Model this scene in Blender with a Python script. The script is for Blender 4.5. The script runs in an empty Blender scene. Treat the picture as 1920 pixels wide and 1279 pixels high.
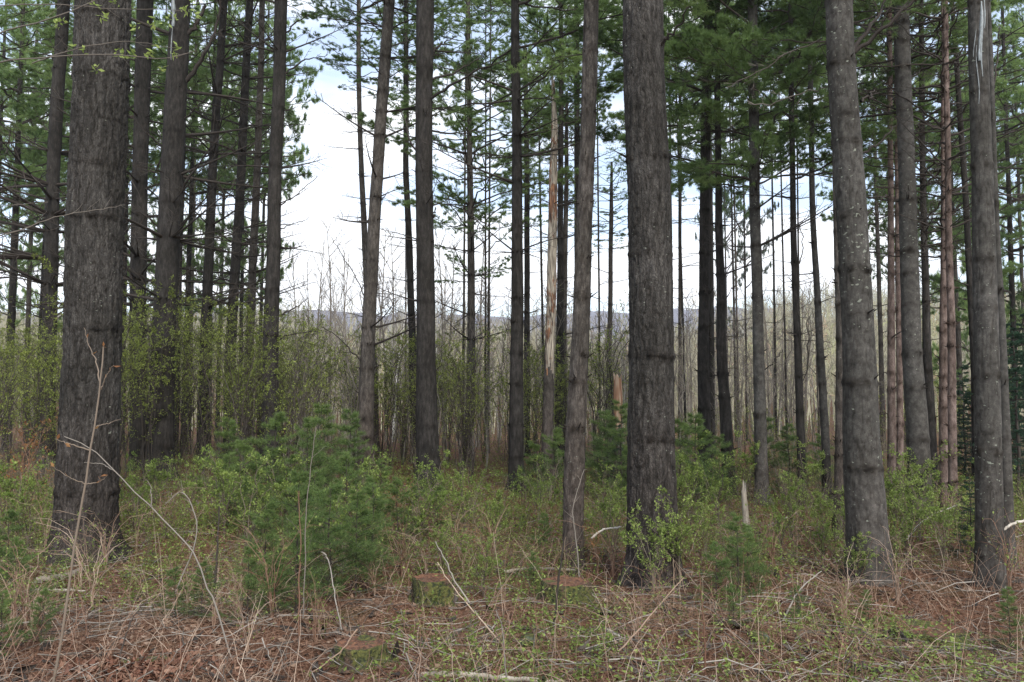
import bpy, math, random
import numpy as np
from mathutils import Vector, Matrix

# ------------------------------------------------------------------ camera, sky, sun, exposure
sc = bpy.context.scene
COL = sc.collection
R = math.radians
PITCH = R(4.23)
CAMZ = 1.6
FPX = 28.0 / 36.0 * 1920.0
cam_d = bpy.data.cameras.new('camera'); cam_d.lens = 28.0; cam_d.sensor_width = 36.0
cam_d.clip_start = 0.05; cam_d.clip_end = 6000
cam = bpy.data.objects.new('camera', cam_d); COL.objects.link(cam)
cam.location = (0, 0, CAMZ); cam.rotation_euler = (R(90) + PITCH, 0, 0)
sc.camera = cam

SUN_EL, SUN_AZ = R(43), R(160)      # azimuth clockwise from +Y (camera looks along +Y)
w = bpy.data.worlds.new('World'); sc.world = w; w.use_nodes = True
nt = w.node_tree; nt.nodes.clear()
def N(nt, t, **k):
    n = nt.nodes.new(t)
    for a, b in k.items(): setattr(n, a, b)
    return n
wo = N(nt, 'ShaderNodeOutputWorld'); bg = N(nt, 'ShaderNodeBackground'); bg.inputs[1].default_value = 0.10
sky = N(nt, 'ShaderNodeTexSky', sky_type='NISHITA'); sky.sun_disc = False
sky.sun_elevation = SUN_EL; sky.sun_rotation = SUN_AZ; sky.air_density = 1.0; sky.dust_density = 0.6
tc = N(nt, 'ShaderNodeTexCoord'); mp = N(nt, 'ShaderNodeMapping'); mp.inputs['Scale'].default_value = (1, 1, 3.2)
mp.inputs['Location'].default_value = (3.1, 0.4, 0.2)
nz = N(nt, 'ShaderNodeTexNoise'); nz.inputs['Scale'].default_value = 2.6; nz.inputs['Detail'].default_value = 5
cr = N(nt, 'ShaderNodeValToRGB')
cr.color_ramp.elements[0].position = 0.44; cr.color_ramp.elements[0].color = (0.25, 0.25, 0.25, 1)
cr.color_ramp.elements[1].position = 0.58; cr.color_ramp.elements[1].color = (1, 1, 1, 1)
mx = N(nt, 'ShaderNodeMix', data_type='RGBA')
skb = N(nt, 'ShaderNodeVectorMath', operation='SCALE'); skb.inputs[3].default_value = 2.0
nt.links.new(tc.outputs['Generated'], mp.inputs[0]); nt.links.new(mp.outputs[0], nz.inputs['Vector'])
nt.links.new(nz.outputs['Fac'], cr.inputs[0]); nt.links.new(cr.outputs[0], mx.inputs[0])
nt.links.new(sky.outputs[0], skb.inputs[0])
nt.links.new(skb.outputs[0], mx.inputs[6]); mx.inputs[7].default_value = (11.8, 12.1, 12.6, 1)
nt.links.new(mx.outputs[2], bg.inputs[0]); nt.links.new(bg.outputs[0], wo.inputs[0])

sl = bpy.data.lights.new('sun', 'SUN'); sl.energy = 3.0; sl.angle = R(18); sl.color = (1.0, 0.95, 0.87)
so = bpy.data.objects.new('sun', sl); COL.objects.link(so)
dsun = Vector((math.sin(SUN_AZ) * math.cos(SUN_EL), math.cos(SUN_AZ) * math.cos(SUN_EL), math.sin(SUN_EL)))
so.rotation_euler = dsun.to_track_quat('Z', 'Y').to_euler(); so.location = dsun * 60
vs = sc.view_settings; vs.view_transform = 'Standard'; vs.look = 'None'; vs.gamma = 1.0; vs.exposure = 0.50
vs.use_curve_mapping = False
sc.render.engine = 'CYCLES'
cy = sc.cycles
cy.max_bounces = 6; cy.diffuse_bounces = 4; cy.glossy_bounces = 1; cy.transmission_bounces = 2; cy.transparent_max_bounces = 4
cy.use_adaptive_sampling = True; cy.adaptive_threshold = 0.02
cy.use_denoising = True; cy.denoiser = 'OPENIMAGEDENOISE'; cy.denoising_input_passes = 'RGB_ALBEDO_NORMAL'
try: cy.denoising_prefilter = 'NONE'
except Exception: pass
cy.caustics_reflective = False; cy.caustics_refractive = False
sc.render.use_persistent_data = False

RNG = np.random.default_rng(20)
random.seed(11)

# ------------------------------------------------------------------ projection helper (photo pixels, 1920 wide)
cp, sp_ = math.cos(PITCH), math.sin(PITCH)
def at(px, py, Y):
    a = (px - 960.0) / FPX; b = (639.5 - py) / FPX
    dy = cp - b * sp_; dz = sp_ + b * cp
    k = Y / dy
    return np.array([a * k, Y, CAMZ + dz * k])
def depth(px, py, Y):
    b = (639.5 - py) / FPX
    return Y / (cp - b * sp_)
def gy(py):                                     # distance of flat ground seen at that height in the photo
    b = (639.5 - py) / FPX
    return CAMZ * (cp - b * sp_) / -(sp_ + b * cp)

# ------------------------------------------------------------------ value noise
_P = np.random.default_rng(5).permutation(512); _V = np.random.default_rng(6).uniform(-1, 1, 512)
def vnoise(x, y, z=None):
    x = np.asarray(x, float); y = np.asarray(y, float); z = np.zeros_like(x) if z is None else np.asarray(z, float)
    xi, yi, zi = np.floor(x).astype(int), np.floor(y).astype(int), np.floor(z).astype(int)
    fx, fy, fz = x - xi, y - yi, z - zi
    fx, fy, fz = (t * t * (3 - 2 * t) for t in (fx, fy, fz))
    def h(a, b, c): return _V[_P[(_P[(_P[a & 511] + b) & 511] + c) & 511]]
    def L(a, b, t): return a + (b - a) * t
    return L(L(L(h(xi, yi, zi), h(xi+1, yi, zi), fx), L(h(xi, yi+1, zi), h(xi+1, yi+1, zi), fx), fy),
             L(L(h(xi, yi, zi+1), h(xi+1, yi, zi+1), fx), L(h(xi, yi+1, zi+1), h(xi+1, yi+1, zi+1), fx), fy), fz)
def sstep(a, b, x):
    t = np.clip((x - a) / (b - a), 0, 1); return t * t * (3 - 2 * t)
def ground(x, y):
    x = np.asarray(x, float); y = np.asarray(y, float)
    near = 0.08 * vnoise(x * 0.55, y * 0.55) + 0.05 * vnoise(x * 1.9 + 7, y * 1.9) + 0.018 * vnoise(x * 6, y * 6 + 3)
    g = near * (1 - sstep(30, 60, y))
    g = g - 1.2 * sstep(24, 60, y)
    ridge = 17 + 5.0 * vnoise(x / 60.0 + 3.3, y * 0 + 1.5) + 2.5 * vnoise(x / 21.0, y / 30) + 7.0 * sstep(40, 80, x) - 11 * np.exp(-((x - 27) / 16.0) ** 2) - 5 * np.exp(-((x + 45) / 12.0) ** 2)
    g = g + ridge * sstep(70, 235, y) - 14 * sstep(245, 420, y)
    return g
def gz(x, y): return float(ground(x, y))

# ------------------------------------------------------------------ geometry collector
class Geo:
    def __init__(s): s.V = []; s.F = []; s.T = []; s.n = 0
    def add(s, v, f, tint=0.5):
        v = np.asarray(v, np.float32).reshape(-1, 3); f = np.asarray(f, np.int64)
        s.V.append(v); s.F.append(f + s.n)
        t = np.asarray(tint, np.float32)
        s.T.append(np.full(len(v), float(t), np.float32) if t.ndim == 0 else t.reshape(-1)); s.n += len(v)
    def packed(s):
        V = np.concatenate(s.V); T = np.concatenate(s.T)
        Q = [f for f in s.F if f.shape[1] == 4]; Tr = [f for f in s.F if f.shape[1] == 3]
        return V, (np.concatenate(Q) if Q else np.zeros((0, 4), int)), (np.concatenate(Tr) if Tr else np.zeros((0, 3), int)), T
    def addgeo(s, packed, M=None, off=None, tint=0.0):
        V, Q, Tr, T = packed
        v = V if M is None else V @ np.asarray(M, np.float32).T
        if off is not None: v = v + np.asarray(off, np.float32)
        s.V.append(v.astype(np.float32)); s.T.append(np.clip(T + tint, 0, 1).astype(np.float32))
        if len(Q): s.F.append(Q + s.n)
        if len(Tr): s.F.append(Tr + s.n)
        s.n += len(v)
    def mesh(s, name, mat, smooth=True):
        V, Q, Tr, T = s.packed()
        me = bpy.data.meshes.new(name)
        me.vertices.add(len(V)); me.vertices.foreach_set('co', V.ravel())
        li = np.concatenate([Q.ravel(), Tr.ravel()]).astype(np.int32)
        me.loops.add(len(li)); me.loops.foreach_set('vertex_index', li)
        nf = len(Q) + len(Tr); me.polygons.add(nf)
        st = np.concatenate([np.arange(len(Q)) * 4, len(Q) * 4 + np.arange(len(Tr)) * 3]).astype(np.int32)
        me.polygons.foreach_set('loop_start', st)
        me.polygons.foreach_set('use_smooth', np.full(nf, smooth))
        me.update(calc_edges=True)
        a = me.attributes.new('tint', 'FLOAT', 'POINT'); a.data.foreach_set('value', T)
        me.materials.append(mat)
        return me

def unit(v): return v / np.maximum(np.linalg.norm(v, axis=-1, keepdims=True), 1e-9)
def tubes(g, P, Rr, sides=4, tint=0.5, cap=False):
    """P: M x N x 3 centre lines, Rr: M x N radii"""
    P = np.asarray(P, float); M, Nn, _ = P.shape
    Rr = np.broadcast_to(np.asarray(Rr, float), (M, Nn))
    T = np.empty_like(P); T[:, 1:-1] = P[:, 2:] - P[:, :-2]; T[:, 0] = P[:, 1] - P[:, 0]; T[:, -1] = P[:, -1] - P[:, -2]
    T = unit(T)
    ax = unit(P[:, -1] - P[:, 0]); ref = np.where(np.abs(ax[:, 2:3]) > 0.8, np.array([[1., 0, 0]]), np.array([[0, 0, 1.]]))[:, None, :]
    U = unit(np.cross(T, np.broadcast_to(ref, T.shape))); W = np.cross(T, U)
    th = np.arange(sides) * 2 * math.pi / sides
    V = P[:, :, None, :] + Rr[:, :, None, None] * (np.cos(th)[None, None, :, None] * U[:, :, None, :] + np.sin(th)[None, None, :, None] * W[:, :, None, :])
    idx = np.arange(M * Nn * sides).reshape(M, Nn, sides)
    a = idx[:, :-1, :]; b = np.roll(a, -1, axis=2); d = idx[:, 1:, :]; c = np.roll(d, -1, axis=2)
    Q = np.stack([a, b, c, d], -1).reshape(-1, 4)
    tt = np.asarray(tint, float)
    if tt.ndim == 1: tt = np.repeat(tt, Nn * sides)
    g.add(V, Q, tt)
def cardleaf(g, pos, dr, L, W, tint, rng, fold=0.0, up=None):
    """pointed leaf quads"""
    n = len(pos); dr = unit(dr)
    rnd = rng.normal(size=(n, 3)) if up is None else np.asarray(up) + 0.55 * rng.normal(size=(n, 3))
    s = unit(np.cross(dr, rnd)); L = np.broadcast_to(L, n)[:, None]; W = np.broadcast_to(W, n)[:, None]
    nrm = np.cross(dr, s)
    m = pos + dr * L * 0.45
    V = np.stack([pos, m + s * W / 2 + nrm * W * fold, pos + dr * L, m - s * W / 2 + nrm * W * fold], 1)
    F = np.arange(n * 4).reshape(n, 4)
    g.add(V, F, np.repeat(np.broadcast_to(tint, n), 4))
def needles(g, pos, dr, k, L, wd, spread, tint, rng, lift=0.0):
    """k thin triangles fanning from each position about dr"""
    n = len(pos); p = np.repeat(pos, k, 0); d0 = np.repeat(unit(dr), k, 0)
    d = unit(d0 + spread * rng.normal(size=(n * k, 3)) + np.array([0, 0, lift]))
    LL = L * rng.uniform(0.7, 1.15, size=(n * k, 1))
    s = unit(np.cross(d, rng.normal(size=(n * k, 3)))) * wd / 2
    st = p + d0 * rng.uniform(-0.02, 0.03, size=(n * k, 1)) * (L / 0.09)
    V = np.stack([st + s, st - s, st + d * LL], 1)
    t = np.repeat(np.broadcast_to(tint, n), k)
    g.add(V, np.arange(n * k * 3).reshape(-1, 3), np.repeat(np.clip(t + rng.normal(size=n * k) * 0.05, 0, 1), 3))
def grow(P, k, smin, ratio, angle, up, rng, nn=6, smax=1.0, wob=0.25, flat=False, lenpow=0.5, jitter=0.3):
    """k children on each parent path; returns paths, the parent index and the place along the parent"""
    M, Nn, _ = P.shape
    plen = np.linalg.norm(np.diff(P, axis=1), axis=2).sum(1)
    s = (np.linspace(smin, smax, k)[None, :] + rng.uniform(-.5, .5, (M, k)) * (smax - smin) / max(k, 1)).clip(smin, 0.995)
    f = s * (Nn - 1); i0 = np.minimum(f.astype(int), Nn - 2); fr = (f - i0)[..., None]
    mi = np.arange(M)[:, None]
    A, B = P[mi, i0], P[mi, i0 + 1]
    pos = A + (B - A) * fr; t = unit(B - A)
    if flat:
        side = unit(np.cross(t, np.array([0, 0, 1.0]))) * np.where(np.arange(k)[None, :, None] % 2 == 0, 1, -1)
        perp = unit(side + 0.25 * rng.normal(size=t.shape))
    else:
        perp = unit(np.cross(t, rng.normal(size=t.shape)))
    an = angle * rng.uniform(1 - jitter, 1 + jitter, (M, k, 1))
    d = np.cos(an) * t + np.sin(an) * perp
    L = plen[:, None] * ratio * (1.02 - s) ** lenpow * rng.uniform(0.6, 1.2, (M, k))
    d = d.reshape(-1, 3); pos = pos.reshape(-1, 3); L = L.reshape(-1)
    out = np.empty((M * k, nn, 3)); out[:, 0] = pos
    dd = unit(d)
    for j in range(1, nn):
        dd = unit(dd + np.array([0, 0, up / nn]) + wob * rng.normal(size=dd.shape) / nn ** 0.5)
        out[:, j] = out[:, j - 1] + dd * (L / (nn - 1))[:, None]
    return out, np.repeat(np.arange(M), k), s.reshape(-1)
def taper(r0, r1, M, nn):
    r0 = np.broadcast_to(r0, M); return r0[:, None] + (r1 - r0)[:, None] * np.linspace(0, 1, nn)[None, :]
def rotz(a): c, s = math.cos(a), math.sin(a); return np.array([[c, -s, 0], [s, c, 0], [0, 0, 1.]])

# ------------------------------------------------------------------ materials
def mat_new(name):
    m = bpy.data.materials.new(name); m.use_nodes = True; m.node_tree.nodes.clear(); return m, m.node_tree
def ramp(nt, stops):
    r = N(nt, 'ShaderNodeValToRGB'); e = r.color_ramp.elements
    while len(e) < len(stops): e.new(0.5)
    for el, (p, c) in zip(e, stops): el.position = p; el.color = (*c, 1)
    return r
def leaf_mat(name, stops, trans=0.35, rough=0.6, objvar=0.0):
    m, t = mat_new(name); o = N(t, 'ShaderNodeOutputMaterial')
    at_ = N(t, 'ShaderNodeAttribute', attribute_name='tint')
    src = at_.outputs['Fac']
    if objvar:
        oi = N(t, 'ShaderNodeObjectInfo'); ma = N(t, 'ShaderNodeMath', operation='MULTIPLY_ADD'); ma.inputs[1].default_value = objvar
        t.links.new(oi.outputs['Random'], ma.inputs[0])
        sb = N(t, 'ShaderNodeMath', operation='SUBTRACT'); sb.inputs[1].default_value = objvar / 2
        t.links.new(src, ma.inputs[2]); t.links.new(ma.outputs[0], sb.inputs[0]); src = sb.outputs[0]
    r = ramp(t, stops); t.links.new(src, r.inputs[0])
    d = N(t, 'ShaderNodeBsdfPrincipled'); d.inputs['Roughness'].default_value = rough; d.inputs['Specular IOR Level'].default_value = 0.25
    t.links.new(r.outputs[0], d.inputs['Base Color'])
    if trans > 0:
        tr = N(t, 'ShaderNodeBsdfTranslucent'); mxs = N(t, 'ShaderNodeMixShader'); mxs.inputs[0].default_value = trans
        t.links.new(r.outputs[0], tr.inputs[0]); t.links.new(d.outputs[0], mxs.inputs[1]); t.links.new(tr.outputs[0], mxs.inputs[2])
        t.links.new(mxs.outputs[0], o.inputs[0])
    else: t.links.new(d.outputs[0], o.inputs[0])
    return m
def bark_mat(name, dark, mid, light, lichen=0.25, red=None, redh=1.5, vs=(16, 16, 3.2), bump=0.6, crack=0.35):
    """furrowed bark: stretched ridges, whorl bands (tint attribute), lichen flecks, warmer foot"""
    m, t = mat_new(name); o = N(t, 'ShaderNodeOutputMaterial'); b = N(t, 'ShaderNodeBsdfPrincipled')
    b.inputs['Roughness'].default_value = 0.9; b.inputs['Specular IOR Level'].default_value = 0.15
    tcn = N(t, 'ShaderNodeTexCoord'); oi = N(t, 'ShaderNodeObjectInfo')
    off = N(t, 'ShaderNodeVectorMath', operation='SCALE'); off.inputs[0].default_value = (7.3, 3.1, 9.7)
    t.links.new(oi.outputs['Random'], off.inputs[3])
    ad = N(t, 'ShaderNodeVectorMath', operation='ADD'); t.links.new(tcn.outputs['Object'], ad.inputs[0]); t.links.new(off.outputs[0], ad.inputs[1])
    mp = N(t, 'ShaderNodeMapping'); mp.inputs['Scale'].default_value = vs; t.links.new(ad.outputs[0], mp.inputs[0])
    n1 = N(t, 'ShaderNodeTexNoise'); n1.inputs['Scale'].default_value = 1.6; n1.inputs['Detail'].default_value = 7; n1.inputs['Roughness'].default_value = 0.68
    t.links.new(mp.outputs[0], n1.inputs['Vector'])
    mp2 = N(t, 'ShaderNodeMapping'); mp2.inputs['Scale'].default_value = (vs[0] * 3.2, vs[1] * 3.2, vs[2] * 4.0); dn = N(t, 'ShaderNodeTexNoise'); dn.inputs['Scale'].default_value = 14; dn.inputs['Detail'].default_value = 4; t.links.new(ad.outputs[0], dn.inputs['Vector'])
    dsc = N(t, 'ShaderNodeVectorMath', operation='MULTIPLY_ADD'); dsc.inputs[1].default_value = (0.09, 0.09, 0.16); t.links.new(dn.outputs['Color'], dsc.inputs[0]); t.links.new(ad.outputs[0], dsc.inputs[2])
    t.links.new(dsc.outputs[0], mp2.inputs[0])
    v1 = N(t, 'ShaderNodeTexVoronoi', feature='DISTANCE_TO_EDGE'); v1.inputs['Scale'].default_value = 1.0; t.links.new(mp2.outputs[0], v1.inputs['Vector'])
    vr = ramp(t, [(0.0, (crack,) * 3), (0.22, (1,) * 3)]); t.links.new(v1.outputs['Distance'], vr.inputs[0])
    cr = ramp(t, [(0.30, dark), (0.5, mid), (0.72, light)]); t.links.new(n1.outputs['Fac'], cr.inputs[0])
    mu = N(t, 'ShaderNodeMix', data_type='RGBA', blend_type='MULTIPLY'); mu.inputs[0].default_value = 0.75
    t.links.new(cr.outputs[0], mu.inputs[6]); t.links.new(vr.outputs[0], mu.inputs[7]); col = mu.outputs[2]
    # broad patches
    n3 = N(t, 'ShaderNodeTexNoise'); n3.inputs['Scale'].default_value = 1.7; n3.inputs['Detail'].default_value = 3; t.links.new(ad.outputs[0], n3.inputs['Vector'])
    pr = ramp(t, [(0.3, (0.72, 0.70, 0.66)), (0.7, (1.25, 1.22, 1.2))]); t.links.new(n3.outputs['Fac'], pr.inputs[0])
    m3 = N(t, 'ShaderNodeMix', data_type='RGBA', blend_type='MULTIPLY'); m3.inputs[0].default_value = 1.0
    t.links.new(col, m3.inputs[6]); t.links.new(pr.outputs[0], m3.inputs[7]); col = m3.outputs[2]
    if red:
        sx = N(t, 'ShaderNodeSeparateXYZ'); t.links.new(tcn.outputs['Object'], sx.inputs[0])
        mr = N(t, 'ShaderNodeMapRange'); mr.inputs[1].default_value = redh; mr.inputs[2].default_value = 0.0; mr.inputs[3].default_value = 0; mr.inputs[4].default_value = 0.6
        t.links.new(sx.outputs['Z'], mr.inputs[0])
        rm = N(t, 'ShaderNodeMix', data_type='RGBA', blend_type='MULTIPLY'); t.links.new(mr.outputs[0], rm.inputs[0])
        t.links.new(col, rm.inputs[6]); rm.inputs[7].default_value = (*red, 1); col = rm.outputs[2]
    # whorl bands
    an = N(t, 'ShaderNodeAttribute', attribute_name='tint')
    wb = ramp(t, [(0.0, (1,) * 3), (0.5, (0.42, 0.39, 0.36)), (1.0, (0.16, 0.14, 0.12))]); t.links.new(an.outputs['Fac'], wb.inputs[0])
    m4 = N(t, 'ShaderNodeMix', data_type='RGBA', blend_type='MULTIPLY'); m4.inputs[0].default_value = 1.0
    t.links.new(col, m4.inputs[6]); t.links.new(wb.outputs[0], m4.inputs[7]); col = m4.outputs[2]
    # lichen flecks
    mpl = N(t, 'ShaderNodeMapping'); mpl.inputs['Scale'].default_value = (24, 24, 36); t.links.new(ad.outputs[0], mpl.inputs[0])
    n2 = N(t, 'ShaderNodeTexNoise'); n2.inputs['Scale'].default_value = 1.0; n2.inputs['Detail'].default_value = 3.0; t.links.new(mpl.outputs[0], n2.inputs['Vector'])
    n4 = N(t, 'ShaderNodeTexNoise'); n4.inputs['Scale'].default_value = 0.9; t.links.new(ad.outputs[0], n4.inputs['Vector'])
    mm = N(t, 'ShaderNodeMath', operation='MULTIPLY_ADD'); mm.inputs[1].default_value = 0.35; t.links.new(n4.outputs['Fac'], mm.inputs[0]); t.links.new(n2.outputs['Fac'], mm.inputs[2])
    th = 0.985 - 0.22 * lichen
    lr = ramp(t, [(th - 0.01, (0, 0, 0)), (th + 0.02, (1, 1, 1))]); 
    sc2 = N(t, 'ShaderNodeMath', operation='MULTIPLY'); sc2.inputs[1].default_value = 1.0; t.links.new(mm.outputs[0], sc2.inputs[0]); t.links.new(sc2.outputs[0], lr.inputs[0])
    m5 = N(t, 'ShaderNodeMix', data_type='RGBA'); t.links.new(lr.outputs[0], m5.inputs[0]); t.links.new(col, m5.inputs[6]); m5.inputs[7].default_value = (0.17, 0.18, 0.15, 1)
    t.links.new(m5.outputs[2], b.inputs['Base Color'])
    bp = N(t, 'ShaderNodeBump'); bp.inputs['Strength'].default_value = bump; bp.inputs['Distance'].default_value = 0.02
    hs = N(t, 'ShaderNodeMath', operation='MULTIPLY'); t.links.new(n1.outputs['Fac'], hs.inputs[0]); t.links.new(vr.outputs[0], hs.inputs[1])
    t.links.new(hs.outputs[0], bp.inputs['Height']); t.links.new(bp.outputs[0], b.inputs['Normal'])
    t.links.new(b.outputs[0], o.inputs[0])
    return m

M_ = {}
M_['bark_near'] = bark_mat('furrowed_bark', (0.018, 0.017, 0.0158), (0.050, 0.0472, 0.044), (0.108, 0.103, 0.097), 0.40, (1.12, 0.92, 0.89), 1.8)
M_['bark_smooth'] = bark_mat('smooth_bark', (0.029, 0.028, 0.0255), (0.061, 0.059, 0.055), (0.104, 0.101, 0.094), 0.52, (1.04, 0.93, 0.90), 1.5, (11, 11, 9), 0.4, 0.85)
M_['bark_dark'] = bark_mat('dark_bark', (0.010, 0.0092, 0.0085), (0.028, 0.0258, 0.0238), (0.058, 0.054, 0.050), 0.15, None, 1, (14, 14, 4), 0.4, 0.7)
M_['bark_grey'] = bark_mat('grey_bark', (0.026, 0.0235, 0.021), (0.069, 0.062, 0.056), (0.140, 0.128, 0.116), 0.25, (1.1, 0.9, 0.85), 2.0, (15, 15, 5), 0.5, 0.6)
M_['bark_red'] = bark_mat('reddish_bark', (0.050, 0.036, 0.031), (0.140, 0.106, 0.094), (0.25, 0.20, 0.182), 0.1, None, 1, (13, 13, 6), 0.4, 0.7)
PINE = [(0.0, (0.055, 0.095, 0.038)), (0.35, (0.155, 0.240, 0.085)), (0.7, (0.27, 0.38, 0.135)), (1.0, (0.38, 0.48, 0.19))]
M_['pine'] = leaf_mat('pine_needles', PINE, 0.55, 0.55, 0.25)
M_['pine_far'] = leaf_mat('pine_needles_grey', [(0.0, (0.035, 0.050, 0.036)), (0.5, (0.075, 0.105, 0.070)), (1.0, (0.14, 0.18, 0.11))], 0.30, 0.6, 0.2)
M_['pine_young'] = leaf_mat('young_pine_needles', [(0.0, (0.045, 0.080, 0.028)), (0.5, (0.125, 0.195, 0.062)), (1.0, (0.27, 0.35, 0.11))], 0.50, 0.55, 0.15)
M_['spruce'] = leaf_mat('spruce_needles', [(0.0, (0.012, 0.030, 0.018)), (0.6, (0.030, 0.070, 0.040)), (1.0, (0.06, 0.12, 0.06))], 0.15)
M_['brown_needle'] = leaf_mat('dead_needles', [(0.0, (0.045, 0.035, 0.025)), (0.6, (0.12, 0.095, 0.065)), (1.0, (0.21, 0.17, 0.12))], 0.2)
M_['leaf'] = leaf_mat('spring_leaves', [(0.0, (0.085, 0.110, 0.022)), (0.5, (0.19, 0.235, 0.050)), (1.0, (0.36, 0.41, 0.11))], 0.45, 0.5, 0.2)
M_['leaf_bright'] = leaf_mat('bright_spring_leaves', [(0.0, (0.085, 0.125, 0.026)), (0.5, (0.185, 0.255, 0.058)), (1.0, (0.36, 0.43, 0.13))], 0.45, 0.5, 0.2)
M_['leaf_rust'] = leaf_mat('rusty_leaves', [(0.0, (0.14, 0.06, 0.025)), (0.5, (0.25, 0.12, 0.05)), (1.0, (0.36, 0.22, 0.09))], 0.4)
M_['twig_grey'] = leaf_mat('grey_twigs', [(0.0, (0.065, 0.055, 0.046)), (0.5, (0.16, 0.14, 0.118)), (1.0, (0.36, 0.33, 0.29))], 0, 0.8, 0.35)
M_['twig_dark'] = leaf_mat('dark_twigs', [(0.0, (0.018, 0.014, 0.012)), (0.5, (0.045, 0.037, 0.031)), (1.0, (0.11, 0.092, 0.078))], 0, 0.85, 0.2)
M_['twig_tan'] = leaf_mat('tan_canes', [(0.0, (0.10, 0.045, 0.028)), (0.5, (0.25, 0.155, 0.105)), (1.0, (0.44, 0.35, 0.27))], 0, 0.7, 0.4)
M_['twig_brush'] = leaf_mat('brush_twigs', [(0.0, (0.045, 0.034, 0.026)), (0.5, (0.115, 0.092, 0.070)), (1.0, (0.24, 0.20, 0.155))], 0, 0.8)
M_['twig_sap'] = leaf_mat('tan_sapling_bark', [(0.0, (0.13, 0.10, 0.075)), (0.5, (0.25, 0.20, 0.155)), (1.0, (0.37, 0.32, 0.26))], 0, 0.7, 0.1)
M_['birch'] = leaf_mat('white_birch_bark', [(0.0, (0.3, 0.28, 0.25)), (0.5, (0.55, 0.53, 0.50)), (1.0, (0.75, 0.73, 0.70))], 0, 0.7)
M_['far_wood'] = leaf_mat('far_bare_wood', [(0.0, (0.20, 0.185, 0.145)), (0.45, (0.32, 0.30, 0.22)), (0.70, (0.40, 0.38, 0.27)), (0.85, (0.34, 0.37, 0.17)), (1.0, (0.46, 0.31, 0.22))], 0, 0.9)
M_['litter'] = leaf_mat('leaf_litter', [(0.0, (0.035, 0.020, 0.013)), (0.4, (0.115, 0.065, 0.042)), (0.7, (0.22, 0.145, 0.10)), (1.0, (0.38, 0.30, 0.23))], 0.1, 0.75)
M_['leaf_drift'] = leaf_mat('red_brown_leaves', [(0.0, (0.04, 0.017, 0.011)), (0.5, (0.15, 0.068, 0.042)), (1.0, (0.31, 0.19, 0.13))], 0.1, 0.6)
M_['fallen_needle'] = leaf_mat('fallen_needles', [(0.0, (0.065, 0.030, 0.018)), (0.5, (0.20, 0.112, 0.072)), (1.0, (0.38, 0.27, 0.185))], 0.0, 0.7)
M_['bare_wood'] = leaf_mat('bare_wood', [(0.0, (0.12, 0.10, 0.075)), (0.5, (0.27, 0.235, 0.19)), (1.0, (0.48, 0.44, 0.38))], 0, 0.7)
M_['orange_wood'] = leaf_mat('orange_wood', [(0.0, (0.07, 0.04, 0.03)), (0.45, (0.25, 0.13, 0.075)), (1.0, (0.50, 0.40, 0.29))], 0, 0.75)

def snag_mat():
    m, t = mat_new('peeled_snag_wood'); o = N(t, 'ShaderNodeOutputMaterial'); b = N(t, 'ShaderNodeBsdfPrincipled'); b.inputs['Roughness'].default_value = 0.85
    tcn = N(t, 'ShaderNodeTexCoord'); mp = N(t, 'ShaderNodeMapping'); mp.inputs['Scale'].default_value = (50, 50, 4); t.links.new(tcn.outputs['Object'], mp.inputs[0])
    n1 = N(t, 'ShaderNodeTexNoise'); n1.inputs['Scale'].default_value = 1; n1.inputs['Detail'].default_value = 6; t.links.new(mp.outputs[0], n1.inputs['Vector'])
    mp2 = N(t, 'ShaderNodeMapping'); mp2.inputs['Scale'].default_value = (5, 5, 1.7); t.links.new(tcn.outputs['Object'], mp2.inputs[0])
    n2 = N(t, 'ShaderNodeTexNoise'); n2.inputs['Scale'].default_value = 1; n2.inputs['Detail'].default_value = 6; n2.inputs['Roughness'].default_value = 0.7; t.links.new(mp2.outputs[0], n2.inputs['Vector'])
    r1 = ramp(t, [(0.34, (0.06, 0.05, 0.042)), (0.5, (0.24, 0.205, 0.16)), (0.66, (0.44, 0.39, 0.31))]); r2 = ramp(t, [(0.36, (0.025, 0.016, 0.012)), (0.52, (0.15, 0.070, 0.038)), (0.68, (0.34, 0.17, 0.08))])
    t.links.new(n1.outputs[0], r1.inputs[0]); t.links.new(n1.outputs[0], r2.inputs[0]); rm = ramp(t, [(0.50, (0, 0, 0)), (0.54, (1, 1, 1))]); t.links.new(n2.outputs[0], rm.inputs[0])
    mxx = N(t, 'ShaderNodeMix', data_type='RGBA'); t.links.new(rm.outputs[0], mxx.inputs[0]); t.links.new(r1.outputs[0], mxx.inputs[6]); t.links.new(r2.outputs[0], mxx.inputs[7]); t.links.new(mxx.outputs[2], b.inputs['Base Color'])
    bp = N(t, 'ShaderNodeBump'); bp.inputs['Strength'].default_value = 1.0; bp.inputs['Distance'].default_value = 0.02; t.links.new(n1.outputs[0], bp.inputs['Height']); t.links.new(bp.outputs[0], b.inputs['Normal']); t.links.new(b.outputs[0], o.inputs[0])
    return m
M_['snag_wood'] = snag_mat()
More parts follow.
